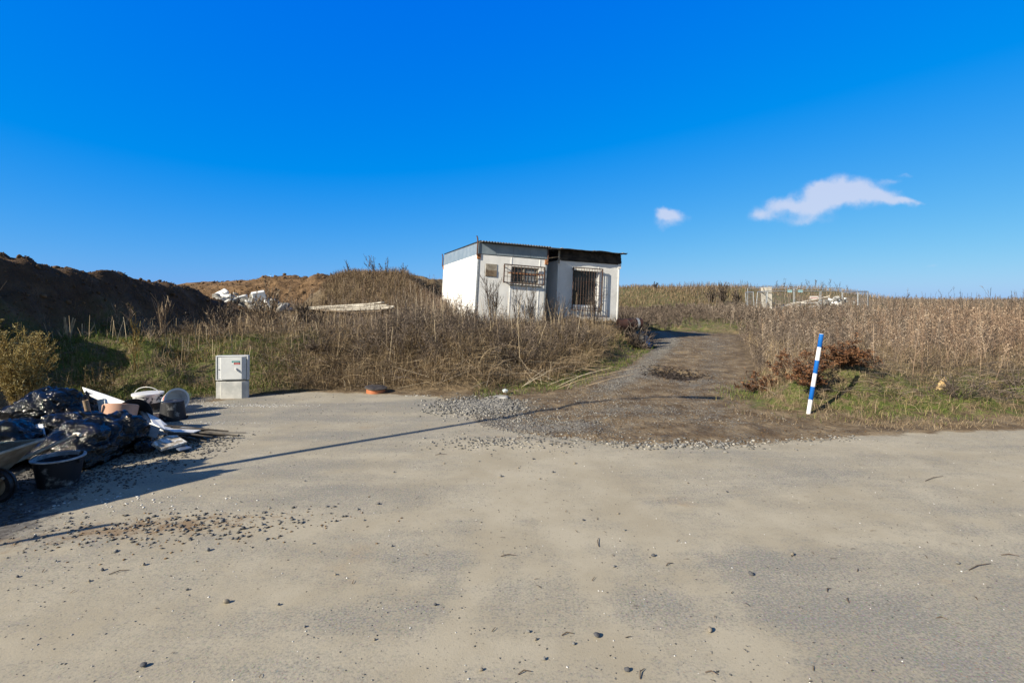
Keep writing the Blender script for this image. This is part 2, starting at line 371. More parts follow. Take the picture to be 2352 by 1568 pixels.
V_REDW = veg('russet_weed', [(0, (.075, .048, .034)), (.4, (.185, .124, .086)), (.75, (.32, .23, .16)), (1, (.50, .40, .29))])
V_STALK = veg('stalk', [(0, (.30, .22, .14)), (.5, (.46, .37, .25)), (1, (.62, .53, .39))])
V_GREEN = veg('green_grass', [(0, (.035, .06, .012)), (.45, (.09, .145, .024)), (.75, (.20, .235, .06)), (1, (.36, .29, .13))], trans=.2)
V_RUST = veg('rust_leaf', [(0, (.05, .022, .012)), (.5, (.125, .058, .028)), (.85, (.22, .105, .05)), (1, (.30, .16, .08))], trans=.1)
V_YEL = veg('yellow_leaf', [(0, (.10, .06, .02)), (.5, (.27, .19, .06)), (.8, (.40, .33, .13)), (1, (.55, .50, .30))], trans=.2)
V_TWIG = veg('twig', [(0, (.035, .028, .025)), (.5, (.09, .072, .062)), (1, (.25, .20, .16))])
V_PTWIG = veg('pale_twig', [(0, (.14, .10, .07)), (.5, (.28, .21, .145)), (1, (.50, .40, .28))])
V_STONE = veg('stone', [(0, (.05, .05, .05)), (.5, (.15, .147, .142)), (.85, (.27, .26, .24)), (1, (.40, .38, .34))], rough=.85)
V_CLOD = veg('clod', [(0, (.06, .038, .022)), (.5, (.135, .085, .047)), (1, (.25, .165, .09))], rough=.95)
V_OCHRE = veg('ochre_growth', [(0, (.07, .04, .015)), (.5, (.22, .13, .035)), (1, (.42, .29, .09))], trans=.15)
V_WHITE = veg('white_litter', [(0, (.45, .45, .43)), (.5, (.62, .61, .58)), (1, (.75, .75, .74))], rough=.8)
# ------------------------------------------------------------------ ground, road and track from one height field
def terrain():
    def ax(fine0, fine1, step, lo, hi, g=1.10):
        a = list(np.arange(fine0, fine1, step)); s = step; p = a[0]; L_ = []
        while p > lo: s *= g; p -= s; L_.append(p)
        s = step; p = a[-1]; Rr = []
        while p < hi: s *= g; p += s; Rr.append(p)
        return np.array(L_[::-1]+a+Rr)
    X = ax(-13, 12, .085, -3000, 3000); Y = ax(2.4, 24.5, .085, -200, 3500, 1.05)
    gx, gy = np.meshgrid(X, Y); gz = H(gx, gy); nx = len(X); ny = len(Y)
    V = np.stack([gx.ravel(), gy.ravel(), gz.ravel()], 1)
    i = (np.arange(ny-1)[:, None]*nx+np.arange(nx-1)[None]).ravel(); F = np.stack([i, i+1, i+nx+1, i+nx], 1)
    x, y = V[:, 0], V[:, 1]
    dr = sdist(ROADP, x, y); df = sdist(FLAT, x, y)
    green = np.clip(sm(-3.2, -5.2, x)*sm(8.6, 9.4, y)*(1-sm(12.2, 13.5, y))*1.0
            + (1-sm(.15, .9, np.abs(df-.0)))*sm(-.4, .6, x)*(x < 4.5)*(y > 7.2)
            + (1-sm(.5, 2.2, np.abs(y-7.2-.06*(x-4))))*sm(3.2, 4.4, x)*(x < 30)
            + sm(22, 25, y)*(1-sm(60, 80, y))*sm(0, 6, x)*.8 + sm(70, 90, y), 0, 1)
    # gravel in the track: two lanes and near the junction
    tx = np.interp(y, [5.5, 7, 9, 12, 16, 20, 24], [2.0, 2.1, 2.5, 3.9, 5.6, 7.2, 8])
    off = x-tx
    trk = .50*np.exp(-((off+.95)/.32)**2)*sm(8, 10.5, y)+.15*np.exp(-((off-.75)/.35)**2)+.4*np.exp(-(((x-3.5)/.8)**2+((y-11.2)/1.1)**2))+.3*np.exp(-(((x-1.9)/.9)**2+((y-7.7)/.5)**2))+.9*np.exp(-(((x+.45)/.7)**2+((y-7.9)/.75)**2))
    trk = trk+.55*np.exp(-(((x-.3)/1.0)**2+((y-6.7)/.35)**2))+.26
    trk = trk-.7*np.exp(-(((x-3.66)/.5)**2+((y-11.55)/.7)**2))+.1*sm(14, 18, y)
    trk = np.maximum(trk, .95*sm(-4.6, -5.3, x)*(y < 9))
    brown = .62*np.exp(-(((x+2.55)/1.1)**2+((y-3.75-.12*(x+2.5))/.26)**2))+.5*np.exp(-(((x+4.1)/.9)**2+((y-3.45)/.18)**2))+.45*np.exp(-(((x-.0)/1.2)**2+((y-6.15+.35*(x))/.22)**2)) \
          + .4*np.exp(-(((x+2.2)/.18)**2+((y-4.35)/.09)**2))+.35*np.exp(-(((x-3.6)/1.6)**2+((y-5.75)/.12)**2))
    pts = [(-.2,3.0,.5,.3),(1.6,2.6,.8,.5),(3.6,3.0,.9,.45),(1.35,3.2,.7,.28),(-3.0,8.2,2.3,.75),(-3.4,7.2,1.5,.5),(-2.2,6.2,1.2,.3),(-4.6,7.4,.8,.9),(-1.2,8.0,.9,.5),(2.9,2.5,1.1,.3),(0,2.2,.6,.25)]
    bare = .03+sum(.12*np.exp(-(((x-a)/c)**2+((y-b)/d)**2)) for a, b, c, d in pts)
    # lanes where wheels left pale dust
    for (pa, pb, pc) in [((.2,5.9),(1.15,3.9),(1.05,1.8)), ((.35,5.9),(1.30,3.9),(1.22,1.8)), ((-.3,5.4),(.62,3.6),(.5,1.8)), ((.0,4.6),(-.1,3),(-.5,1.9)), ((-4.5,3.2),(-1.5,3.55),(6,4.9)), ((-3,2.3),(0,3.3),(6,4.2))]:
        tt = np.linspace(0, 1, 24); cx = (1-tt)**2*pa[0]+2*tt*(1-tt)*pb[0]+tt**2*pc[0]; cy = (1-tt)**2*pa[1]+2*tt*(1-tt)*pb[1]+tt**2*pc[1]
        m = (np.abs(x) < 8) & (y > 1.5) & (y < 7); dd = np.full(x.shape, 9.)
        dd[m] = np.min(np.hypot(x[m][:, None]-cx, y[m][:, None]-cy), 1); bare = bare-.17*np.exp(-(dd/.08)**2)
    gh = np.maximum(sm(-3.0, -4.4, x+.55*(y-4.2))*(y < 7), 0)*sm(3.1, 3.7, y)  # mask of dark gravel and painted shade around the rubbish heap
    soil = soilmask(x, y); litter = sm(0, .6, df)*(1-soil)
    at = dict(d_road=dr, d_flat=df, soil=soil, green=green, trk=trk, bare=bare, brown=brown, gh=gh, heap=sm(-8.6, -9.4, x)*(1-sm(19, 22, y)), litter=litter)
    cx = (V[F[:, 0], 0]+V[F[:, 2], 0])/2; cy = (V[F[:, 0], 1]+V[F[:, 2], 1])/2
    fr = sdist(ROADP, cx, cy) < .04; ff = (sdist(FLAT, cx, cy) < .12) & ~fr & (cx > -6) & (cx < 12)
    for nm, msk in (('road', fr), ('dirt_track', ff), ('ground', ~(fr | ff))):
        G = F[msk]; u, inv = np.unique(G, return_inverse=True)
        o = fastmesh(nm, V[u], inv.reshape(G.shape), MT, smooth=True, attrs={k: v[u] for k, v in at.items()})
        tag(o, kind='structure')
terrain()
# ------------------------------------------------------------------ object materials
def paint_mat(name, base, grime, dots=True, rust=.0):
    t = NT(name)
    n = t.noise(1.4, 6, .65); col = t.mix(t.ramp(n, .42, .75, 0, .55), base, grime)
    st = t.noise(1, 5, .6, vec=t.mapv((9, 9, .7))); col = t.mix(t.ramp(st, .55, .78, 0, .35), col, grime)
    if dots: col = t.mix(t.ramp(t.voro(5.5), .035, .06, .75, 0), col, (.16, .12, .10))
    sp = t.N.new('ShaderNodeSeparateXYZ'); t.L.new(t.tc.outputs['Object'], sp.inputs[0])
    low = t.math('ADD', sp.outputs[2], t.math('MULTIPLY', t.math('SUBTRACT', t.noise(6, 5, .7), .5), .7))
    col = t.mix(t.ramp(low, .05, .75, .75, 0), col, (.33, .30, .25))
    if rust: col = t.mix(t.ramp(t.noise(3.2, 6, .7), .60, .68, 0, rust), col, (.26, .11, .045))
    t.bump(t.noise(25, 3), .08, .01, t.bump(t.noise(2.2, 2), .5, .03))
    col = t.mix(t.ramp(t.noise(1, 5, .7, vec=t.mapv((14, 14, .9), loc=(4, 2, 7))), .70, .80, 0, .5), col, (.30, .17, .09))
    return t.out(col, .5, 0, .4)
M_WALL = paint_mat('white_painted_wall', (.86, .86, .85), (.66, .66, .64))
M_WALLR = paint_mat('white_painted_wall_dirty', (.84, .84, .83), (.60, .59, .56))
M_SHEET = simple('grey_blue_sheet', (.20, .255, .30), (.27, .32, .36), 2.5, .45, .1)
M_CORR = simple('dark_corrugated_steel', (.07, .075, .08), (.16, .15, .14), 3, .5, .3)
M_RUST = simple('rust', (.23, .085, .035), (.40, .20, .10), 18, .85, 0, .3)
M_DRUST = simple('dark_rust', (.05, .028, .022), (.15, .065, .04), 22, .8, 0, .2)
M_GALV = simple('galvanised', (.34, .36, .38), (.52, .53, .53), 12, .42, .6)
M_BAR = simple('grille_iron', (.06, .045, .042), (.13, .075, .055), 15, .7, .2)
M_BLACKW = simple('charred_timber', (.012, .011, .010), (.055, .045, .036), 5, .8, 0, .6, 14)
M_FELT = simple('roofing_felt', (.022, .023, .025), (.075, .075, .072), 9, .85, 0, .5, 30)
M_GREYW = simple('weathered_wood', (.20, .175, .14), (.40, .365, .31), 7, .85, 0, .4, 40)
M_BROWNW = simple('brown_wood', (.13, .095, .065), (.25, .19, .13), 7, .85, 0, .4, 40)
M_PALEW = simple('pale_planks', (.42, .385, .33), (.64, .60, .53), 4, .8, 0, .3, 30)
M_INT = simple('dark_interior', (.012, .012, .013), None, 1, .9)
def glass_mat(name, c1, c2):
    t = NT(name); c = t.mix(t.ramp(t.noise(2.5, 3, .5, vec=t.mapv((1, 1, .6))), .4, .65), c1, c2); return t.out(c, .22, 0, .5)
M_PANE = glass_mat('dirty_pane', (.012, .013, .015), (.06, .06, .062))
M_PANE2 = glass_mat('curtained_pane', (.10, .115, .13), (.26, .28, .30))
M_CAB = simple('cabinet_grey', (.54, .56, .58), (.64, .66, .67), 3, .5)
M_CABL = simple('cabinet_concrete', (.42, .43, .42), (.58, .58, .56), 6, .8, 0, .15, 60)
M_DARK = simple('dark_gap', (.02, .02, .022), None, 1, .7)
M_BAG = NT('black_bin_liner')
def _bag(t):
    wv = t.N.new('ShaderNodeVectorMath'); wv.operation = 'ADD'; nn = t.N.new('ShaderNodeTexNoise'); nn.inputs['Scale'].default_value = 3.5; t.L.new(t.tc.outputs['Object'], nn.inputs['Vector']); sv = t.N.new('ShaderNodeVectorMath'); sv.operation = 'SCALE'; sv.inputs['Scale'].default_value = .22; t.L.new(nn.outputs['Color'], sv.inputs[0]); t.L.new(t.mapv((1, 1, 2.1)), wv.inputs[0]); t.L.new(sv.outputs[0], wv.inputs[1])
    b1 = t.bump(t.voro(4.5, vec=wv.outputs[0]), .5, .10); b2 = t.bump(t.voro(15, vec=wv.outputs[0]), .15, .03, b1); t.bump(t.noise(6.5, 5, .6, dist=2.0), .6, .08, b2)
    dust = t.ramp(t.noise(2.6, 7, .72), .62, .85, 0, .10)
    return t.out(t.mix(dust, (.004, .0045, .006), (.10, .092, .082)), t.math('ADD', .13, t.math('MULTIPLY', dust, 1.2)), 0, .6)
M_BAG = _bag(M_BAG)
M_BLK = simple('black_rubber', (.010, .011, .014), (.035, .036, .042), 12, .5)
M_BLKD = simple('black_plastic_mortar_stained', (.014, .016, .022), (.30, .30, .29), 9, .6, 0, .2, 40, lo=.55, hi=.72)
M_RIM = simple('mortar_coated_plastic', (.25, .26, .28), (.48, .49, .50), 14, .7, 0, .3, 50)
M_WPL = simple('white_plastic', (.66, .66, .65), (.78, .78, .77), 6, .4)
M_WPLD = simple('white_plastic_smeared', (.06, .07, .09), (.70, .70, .69), 22, .45, lo=.42, hi=.5)
M_RED = simple('red_plastic', (.50, .035, .02), (.38, .03, .02), 5, .4)
M_WBOARD = simple('white_laminate', (.62, .64, .66), (.76, .77, .78), 4, .5, lo=.3, hi=.6)
M_FOAM = simple('foam_with_adhesive', (.72, .72, .70), (.33, .29, .23), 12, .85, 0, .8, 16, lo=.42, hi=.52)
M_SALMON = simple('salmon_fibre_tube', (.50, .29, .20), (.58, .36, .27), 5, .7)
M_SHEETD = simple('dark_lining_sheet', (.03, .035, .045), (.075, .08, .09), 5, .5)
M_CARD = simple('cardboard_tube', (.27, .19, .12), (.36, .27, .18), 20, .85)
M_TILE = simple('beige_tile', (.30, .25, .21), (.35, .30, .26), 6, .35)
M_BTILE = simple('slate_tile', (.10, .125, .17), (.16, .19, .24), 6, .35)
M_SLAT = simple('dark_slat', (.035, .032, .032), (.10, .085, .07), 10, .6)
M_CLEAR = simple('cloudy_plastic', (.33, .40, .40), (.62, .66, .66), 14, .3)
M_HANDLE = simple('shovel_handle', (.22, .19, .15), (.38, .33, .25), 10, .6)
M_BARROW = simple('barrow_steel', (.17, .13, .09), (.32, .27, .20), 8, .7, .1, .3, 30)
M_BARROWI = simple('mortar_crust', (.26, .26, .22), (.42, .41, .36), 10, .9, 0, .6, 30)
M_BLUE = simple('blue_reflective', (.005, .10, .42), (.01, .14, .50), 3, .28)
M_WHT = simple('white_reflective', (.74, .75, .77), (.80, .80, .80), 3, .3)
M_ORANGE = simple('orange_pipe', (.42, .14, .06), (.52, .20, .10), 8, .5)
M_TEAL = simple('teal_print', (.02, .22, .22), None, 1, .4)
M_SRED = simple('red_print', (.42, .03, .03), None, 1, .4)
M_YG = simple('yellow_green_bag', (.38, .42, .10), (.60, .62, .30), 12, .4)
M_CONC = simple('broken_concrete', (.22, .215, .20), (.48, .47, .45), 5, .9, 0, .5, 20)
M_WCONC = simple('white_aerated_block', (.70, .70, .69), (.80, .80, .79), 5, .9, 0, .3, 25)
M_CONC2 = simple('dark_concrete', (.12, .115, .105), (.30, .29, .27), 7, .9, 0, .5, 20)
M_SIGNB = simple('light_blue_sign', (.35, .66, .74), None, 1, .5)
M_SIGNW = simple('white_sign', (.75, .74, .71), (.66, .55, .50), 20, .5)
M_REDSHEET = simple('red_brown_sheet', (.022, .012, .011), (.05, .02, .016), 6, .7)
M_LOG = simple('fresh_split_wood', (.42, .28, .13), (.66, .50, .27), 12, .8, 0, .5, 40)
M_BARK = simple('bark', (.09, .065, .045), (.20, .15, .11), 10, .9, 0, .7, 30)

# ------------------------------------------------------------------ the two site containers
def frame_matrix(ftl, th, rho, h):
    ex = Vector((math.cos(th)*math.cos(rho), math.sin(th)*math.cos(rho), -math.sin(rho))); ey = Vector((-math.sin(th), math.cos(th), 0)); ez = ex.cross(ey).normalized()
    o = Vector(ftl)-ez*h
    return Matrix(((ex.x, ey.x, ez.x, o.x), (ex.y, ey.y, ez.y, o.y), (ex.z, ey.z, ez.z, o.z), (0, 0, 0, 1)))
def holed(mb, x0, x1, z0, z1, hole, y0, y1):
    a, b, c, d = hole
    mb.bx(x0, a, y0, y1, z0, z1); mb.bx(b, x1, y0, y1, z0, z1); mb.bx(a, b, y0, y1, z0, c); mb.bx(a, b, y0, y1, d, z1)
def grille(root, x0, x1, z0, z1, y, nv, hz, fr=.017):
    m = MB()
    for x in (x0, x1): m.bx(x-fr, x+fr, y-fr, y+fr, z0-fr, z1+fr)
    for z in (z0, z1): m.bx(x0+fr, x1-fr, y-fr, y+fr, z-fr, z+fr)
    for i in range(1, nv+1):
        x = x0+(x1-x0)*i/(nv+1); m.tube([(x, y, z0), (x, y, z1)], .0075, 6)
    for z in hz: m.tube([(x0, y+.012, z), (x1, y+.012, z)], .0075, 6)
    for x in (x0, x1):
        for z in (z0+.06, z1-.06): m.bx(x-.012, x+.012, y+fr, .004, z-.012, z+.012)
    return m.build('window_grille', M_BAR, root)
def container_left():
    th = R(18.5); rho = R(3.3); h = 2.45; W = 2.44; L_ = 5.95
    root = thing('site_container', (0, 0, 0), 'white metal site cabin with corrugated roof, grey upper band and small boarded window', 'site cabin')
    root.matrix_world = frame_matrix((-1.10, 16.6, 3.16), th, rho, h)
    wn = (1.18, 2.15, 1.60, 2.14)
    m = MB(); holed(m, .075, W-.075, .0, h-.002, wn, .012, .07)
    m.bx(.012, .06, .075, L_-.075, 0, h-.002); m.bx(W-.06, W-.012, .075, L_-.075, 0, h-.002); m.bx(.075, W-.075, L_-.07, L_-.012, 0, h-.002)
    m.bx(.06, W-.06, .075, L_-.075, h-.08, h-.03)
    wall = m.build('wall', M_WALL, root)
    for x in (1.16, 2.17):
        MB().bx(x-.018, x+.018, .003, .0118, 0, 1.52).build('seam_strip', M_WALL, wall); MB().bx(x-.018, x+.018, .003, .0118, 2.19, h-.01).build('seam_strip', M_WALL, wall)
    s = MB()
    for k in range(1, 6): s.bx(.006, .0118, k*L_/6-.012, k*L_/6+.012, .0, h-.01)
    s.build('side_seam', M_WALL, wall)
    for x0 in (0, W-.072):
        for y0 in (0, L_-.072):
            MB().bx(x0, x0+.072, y0, y0+.072, 0, h-.165).build('corner_post', M_GALV, root, bevel=.012)
            MB().bx(x0-.022, x0+.094, y0-.018, y0+.09, h-.16, h+.01).build('corner_fitting', M_RUST, root, bevel=.008)
    # grey band above the wall
    f = MB(); f.prism([(.03, -.006, h+.012), (.03, .014, h+.012), (.03, .014, h+.36), (.03, -.006, h+.36)], (W-.05, 0, .02))
    f.prism([(.008, .02, h+.0), (.008, L_, h+.0), (.008, L_, h+.47), (.008, .02, h+.365)], (.02, 0, 0))
    f.prism([(W-.03, .02, h+.0), (W-.03, L_, h+.0), (W-.03, L_, h+.44), (W-.03, .02, h+.355)], (.02, 0, 0))
    f.prism([(.03, L_-.02, h), (.03, L_, h), (.03, L_, h+.45), (.03, L_-.02, h+.45)], (W-.06, 0, 0))
    band = f.build('upper_band', M_SHEET, root)
    for x in (.6, 1.2, 1.8): MB().bx(x-.002, x+.002, -.012, -.0065, h+.015, h+.35).build('sheet_joint', M_CORR, band)
    # corrugated sheet
    nx = 260; V = []; F = []
    xs = np.linspace(.02, W+.06, nx)
    for (yy, zz) in ((-.20, h+.40), (L_+.1, h+.50)):
        for dz in (0, -.006):
            for x in xs: V.append((x, yy, zz+.028*math.sin(x/.096*2*math.pi)+dz+.02*(x/W)-.0))
    a, b, c, d = 0, nx, 2*nx, 3*nx
    for i in range(nx-1):
        F += [(a+i, a+i+1, c+i+1, c+i), (b+i, d+i, d+i+1, b+i+1), (a+i, b+i, b+i+1, a+i+1), (c+i, c+i+1, d+i+1, d+i)]
    fastmesh('corrugated_roof', V, F, M_CORR, root)
    for (x, y, hh) in ((-.035, -.03, .58), (-.035, L_-.03, .5), (W-.0, -.03, .42)):
        MB().tube([(x, y, h-.05), (x, y, h+hh-.22), (x-.015, y, h+hh-.08), (x-.05, y, h+hh)], [.026, .026, .022, .02], 8).build('lifting_hook', M_DRUST, root, True)
    bw = MB().bx(.285, .665, -.004, .011, h-.70, h-.29).build('window_board', M_GREYW, root)
    MB().bx(.29, .66, -.014, -.0045, h-.695, h-.495).build('lower_plank', M_BROWNW, bw)
    win = MB().bx(wn[0], wn[1], .115, .13, wn[2], wn[3]).build('window', M_INT, root)
    fr = MB()
    for (x0, x1, z0, z1) in ((wn[0], wn[0]+.05, wn[2], wn[3]), (wn[1]-.07, wn[1], wn[2], wn[3]), (wn[0]+.05, wn[1]-.07, wn[3]-.045, wn[3]), (wn[0]+.05, wn[1]-.07, wn[2], wn[2]+.045), (1.60, 1.64, wn[2]+.045, wn[3]-.045)):
        fr.bx(x0, x1, .055, .1, z0, z1)
    fr.build('window_frame', M_GREYW, win)
    MB().bx(wn[0]+.05, 1.60, .082, .09, wn[2]+.045, wn[3]-.045).build('pane', M_PANE, win)
    MB().bx(1.64, wn[1]-.07, .082, .09, wn[2]+.045, wn[3]-.045).build('pane', M_PANE2, win)
    MB().bx(1.10, 2.24, -.05, .0, wn[2]-.085, wn[2]-.055).build('window_sill', M_GREYW, win)
    grille(root, .89, 2.31, h-.86, h-.27, -.095, 11, (h-.50, h-.66))
    MB().bx(1.04, 2.28, -.085, -.062, h-.555, h-.515).build('rusty_crossbar', M_RUST, root)
    MB().prism([(W+.005, -.03, .0), (W+.07, -.03, .0), (W+.05, -.03, 1.25), (W+.005, -.03, 1.32)], (0, .12, 0)).build('leaning_board', M_BLACKW, root)
container_left()
def container_right():
    th = R(18.5); rho = R(2.4); h = 2.40; W = 2.46; L_ = 5.8
    root = thing('site_container', (0, 0, 0), 'white metal site cabin with black timber eaves and large barred window, right of the other', 'site cabin')
    root.matrix_world = frame_matrix((1.63, 17.98, 3.06), th, rho, h)
    wn = (.61, 1.60, h-1.56, h-.31)
    m = MB(); holed(m, .06, W-.05, 0, h, wn, .012, .07)
    m.bx(.012, .06, .06, L_-.06, 0, h); m.bx(W-.05, W-.002, .06, L_-.06, 0, h); m.bx(.06, W-.06, L_-.06, L_-.002, 0, h); m.bx(.06, W-.06, .08, L_-.08, h-.06, h-.02)
    wall = m.build('wall', M_WALLR, root)
    for x in (.66, 1.60): MB().bx(x-.012, x+.012, .004, .0118, wn[3]+.08, h-.01).build('seam_strip', M_WALLR, wall)
    MB().bx(.66-.01, .68, .004, .0118, 0, wn[2]-.2).build('seam_strip', M_WALLR, wall)
    for x0 in (0, W-.06):
        MB().bx(x0-.004, x0+.056, 0, .06, 0, h).build('corner_post', M_WALL, root, bevel=.012)
        MB().bx(x0-.03, x0+.10, -.012, .0, h-.15, h+.02).build('corner_plate', M_WALL, root, bevel=.006)
    MB().bx(.0, W, -.008, .05, h-.002, h+.40).build('eaves_backing', M_BLACKW, root)
    # timber eaves
    for k in range(3):
        z0 = h+.02+k*.115
        MB().box((W/2, -.03+.006*k, z0+.055+.0), (W+.06-.02*k, .03, .108), Euler((0, R(.35*(k-1)), 0))).build('eaves_board', M_BLACKW, root)
    MB().bx(-.03, -.005, .0, L_, h+.01, h+.16).bx(-.028, -.004, .0, L_, h+.24, h+.34).build('side_board', M_BLACKW, root)
    MB().bx(-.02, 0.0, .1, 1.6, h+.165, h+.235).build('red_sheet', M_REDSHEET, root)
    MB().bx(-.04, .03, -.06, -.047, h-.12, h+.34).build('upright', M_GREYW, root)
    for x in (.03, 1.28, W-.01):
        MB().bx(x-.035, x+.035, -.24, .6, h+.365, h+.42).build('rafter', M_GREYW, root)
    # felted roof, sagging and frayed at its front edge
    V = []; F = []; nx, ny = 44, 10
    xs = np.linspace(-.46, W+.12, nx)
    for s_ in (0, 1):
        for j in range(ny+1):
            for i, x in enumerate(xs):
                fy = -.30+.05*float(fbm(x*3, 1, 1.6, 3, 44)) if j == 0 else -.24+(L_+.3)*j/ny
                sag = .045*float(fbm(x, j*.7, 1.5, 3, 41))-(.035 if j == 0 else 0)*(1+float(fbm(x, 2, 4, 2, 43)))
                V.append((x, fy, h+.44+sag+.03*j/ny-s_*.028-.03*(x < -.1)+.012*math.sin(x*5)))
    q = nx*(ny+1)
    for j in range(ny):
        for i in range(nx-1):
            a = j*nx+i; F.append((a, a+1, a+nx+1, a+nx)); F.append((q+a, q+a+nx, q+a+nx+1, q+a+1))
    for i in range(nx-1): F.append((i, q+i, q+i+1, i+1)); a = ny*nx+i; F.append((a, a+1, q+a+1, q+a))
    for j in range(ny): a = j*nx; F.append((a, a+nx, q+a+nx, q+a)); a += nx-1; F.append((a, q+a, q+a+nx, a+nx))
    fastmesh('felt_roof', V, F, M_FELT, root)
    MB().bx(-.4, W+.1, -.265, -.235, h+.355, h+.395).build('eaves_batten', M_BLACKW, root)
    win = MB().bx(wn[0], wn[1], .12, .135, wn[2], wn[3]).build('window', M_INT, root)
    fr = MB()
    for (x0, x1, z0, z1) in ((wn[0]-.05, wn[0], wn[2]-.06, wn[3]+.06), (wn[1], wn[1]+.07, wn[2]-.06, wn[3]+.06), (wn[0], wn[1], wn[3], wn[3]+.06), (wn[0], wn[1], wn[2]-.06, wn[2])): fr.bx(x0, x1, -.018, .0115, z0, z1)
    fr.bx(wn[1]-.06, wn[1]-.0, .05, .10, wn[2], wn[3]); fr.bx(wn[0], wn[0]+.035, .05, .10, wn[2], wn[3]); fr.bx(wn[0]+.035, wn[1]-.06, .05, .10, wn[2], wn[2]+.035)
    fr.build('window_frame', M_WALL, win)
    MB().bx(wn[0]+.035, wn[1]-.06, .082, .09, wn[2]+.035, wn[3]-.02).build('pane', M_PANE, win)
    grille(root, .55, 1.70, h-1.72, h-.22, -.10, 10, (h-.70, h-1.18))
    for (x, z, w_) in ((1.92, h-1.05, .13),):
        b = MB()
        for (x0, x1, z0, z1) in ((x-w_/2, x+w_/2, z-.08, z-.074), (x-w_/2, x+w_/2, z+.074, z+.08), (x-w_/2, x-w_/2+.006, z-.08, z+.08), (x+w_/2-.006, x+w_/2, z-.08, z+.08)): b.bx(x0, x1, .008, .0116, z0, z1)
        b.build('marked_outline', M_GREYW, root)
container_right()

# ------------------------------------------------------------------ utility cabinet
def cabinet():
    x0, x1, y0 = -4.985, -4.475, 8.62; W = x1-x0; zt = .72
    root = thing('utility_cabinet', (x0, y0, H1(-4.7, 8.7)-.03), 'pale grey electricity cabinet with raised door and small teal and red sticker', 'utility cabinet', rot=(0, 0, R(9)))
    g = H1(-4.7, 8.7)-.03; hp = .285-g; top = zt-g
    def prof(z0, z1, name, mat, par, m0, m1):     # outline of a raised front: flange, step facing left, flat, wide chamfer facing right
        pts = [(m0, .0), (.075, .0), (.095, -.055), (W-.085, -.055), (W-m1, -.005), (W-m1, .045), (m0, .045)]
        return MB().prism([(a, b, z0) for a, b in pts], (0, 0, z1-z0)).build(name, mat, par, bevel=.004)
    prof(-.25, hp, 'plinth', M_CABL, root, .0, .0)
    MB().bx(.02, W-.02, .02, .055, hp+.001, hp+.022).build('joint', M_DARK, root)
    body = MB(); body.bx(.0, .018, -.01, .07, hp+.02, top); body.bx(W-.018, W, -.01, .07, hp+.02, top); body.bx(.018, W-.018, -.01, .07, top-.016, top); body.bx(.018, W-.018, -.01, .07, hp+.022, hp+.034); body.bx(.018, W-.018, .06, .07, hp+.034, top-.016)
    body.build('housing', M_CAB, root, bevel=.003)
    MB().bx(.018, W-.018, .02, .059, hp+.034, top-.016).build('door_gap', M_DARK, root)
    door = prof(hp+.040, top-.024, 'door', M_CAB, root, .025, .028)
    st = MB().bx(.27, .395, -.0585, -.0555, top-.115, top-.085).build('sticker', M_TEAL, door)
    MB().bx(.305, .395, -.0590, -.0555, top-.145, top-.116).build('red_band', M_SRED, st)
    MB().bx(.27, .303, -.0588, -.0555, top-.145, top-.116).build('white_field', M_WPL, st)
    MB().bx(.318, .385, -.0592, -.0591, top-.133, top-.128).build('print_line', M_WPL, st)
    MB().bx(.285, .38, -.0587, -.0586, top-.103, top-.098).build('print_line', M_CAB, st)
    hd = MB().tube([(.335, -.056, top-.225), (.335, -.066, top-.225)], .022, 14).build('handle', M_WPL, door, True)
    MB().box((.345, -.078, top-.232), (.016, .026, .05), Euler((0, R(-25), 0))).build('lever', M_WPL, hd, bevel=.003)
    MB().tube([(.05, -.001, top-.235), (.05, -.006, top-.235)], .009, 10).build('keyhole', M_DARK, door)
cabinet()

# ------------------------------------------------------------------ blue and white marker pole
def pole():
    b = Vector((4.315, 7.46, H1(4.315, 7.46)-.03)); ln = 1.20; r = .029
    root = thing('marker_pole', b, 'slanting blue and white banded plastic marker pole at the verge', 'marker pole', rot=(0, R(9.4), 0))
    body = MB().lathe([(0, 0), (r, 0), (r, ln), (r*.8, ln+.004), (0, ln+.004)], 24).build('tube', M_WHT, root, True)
    for k in (1, 3, 5):
        z0 = .04+k*.193; MB().lathe([(r+.0006, z0), (r+.0014, z0+.001), (r+.0014, min(z0+.193, ln-.001)), (r+.0006, min(z0+.193, ln))], 24).build('blue_band', M_BLUE, root, True)
pole()

# ------------------------------------------------------------------ shaft cover, odds and ends by the verge
def shaft():
    x, y = -2.45, 9.2; z = H1(x, y)
    r = thing('shaft_cover', (x, y, z-.01), 'round orange plastic shaft ring with a black lid in the dead grass', 'shaft cover', rot=(R(4), R(3), .3))
    MB().lathe([(.15, -.05), (.15, .085), (.165, .09), (.165, -.05)], 32, True).build('ring', M_ORANGE, r, True)
    MB().lathe([(0, .088), (.19, .088), (.20, .095), (.20, .11), (.185, .116), (0, .112)], 32).build('lid', M_SLAT, r, True)
shaft()

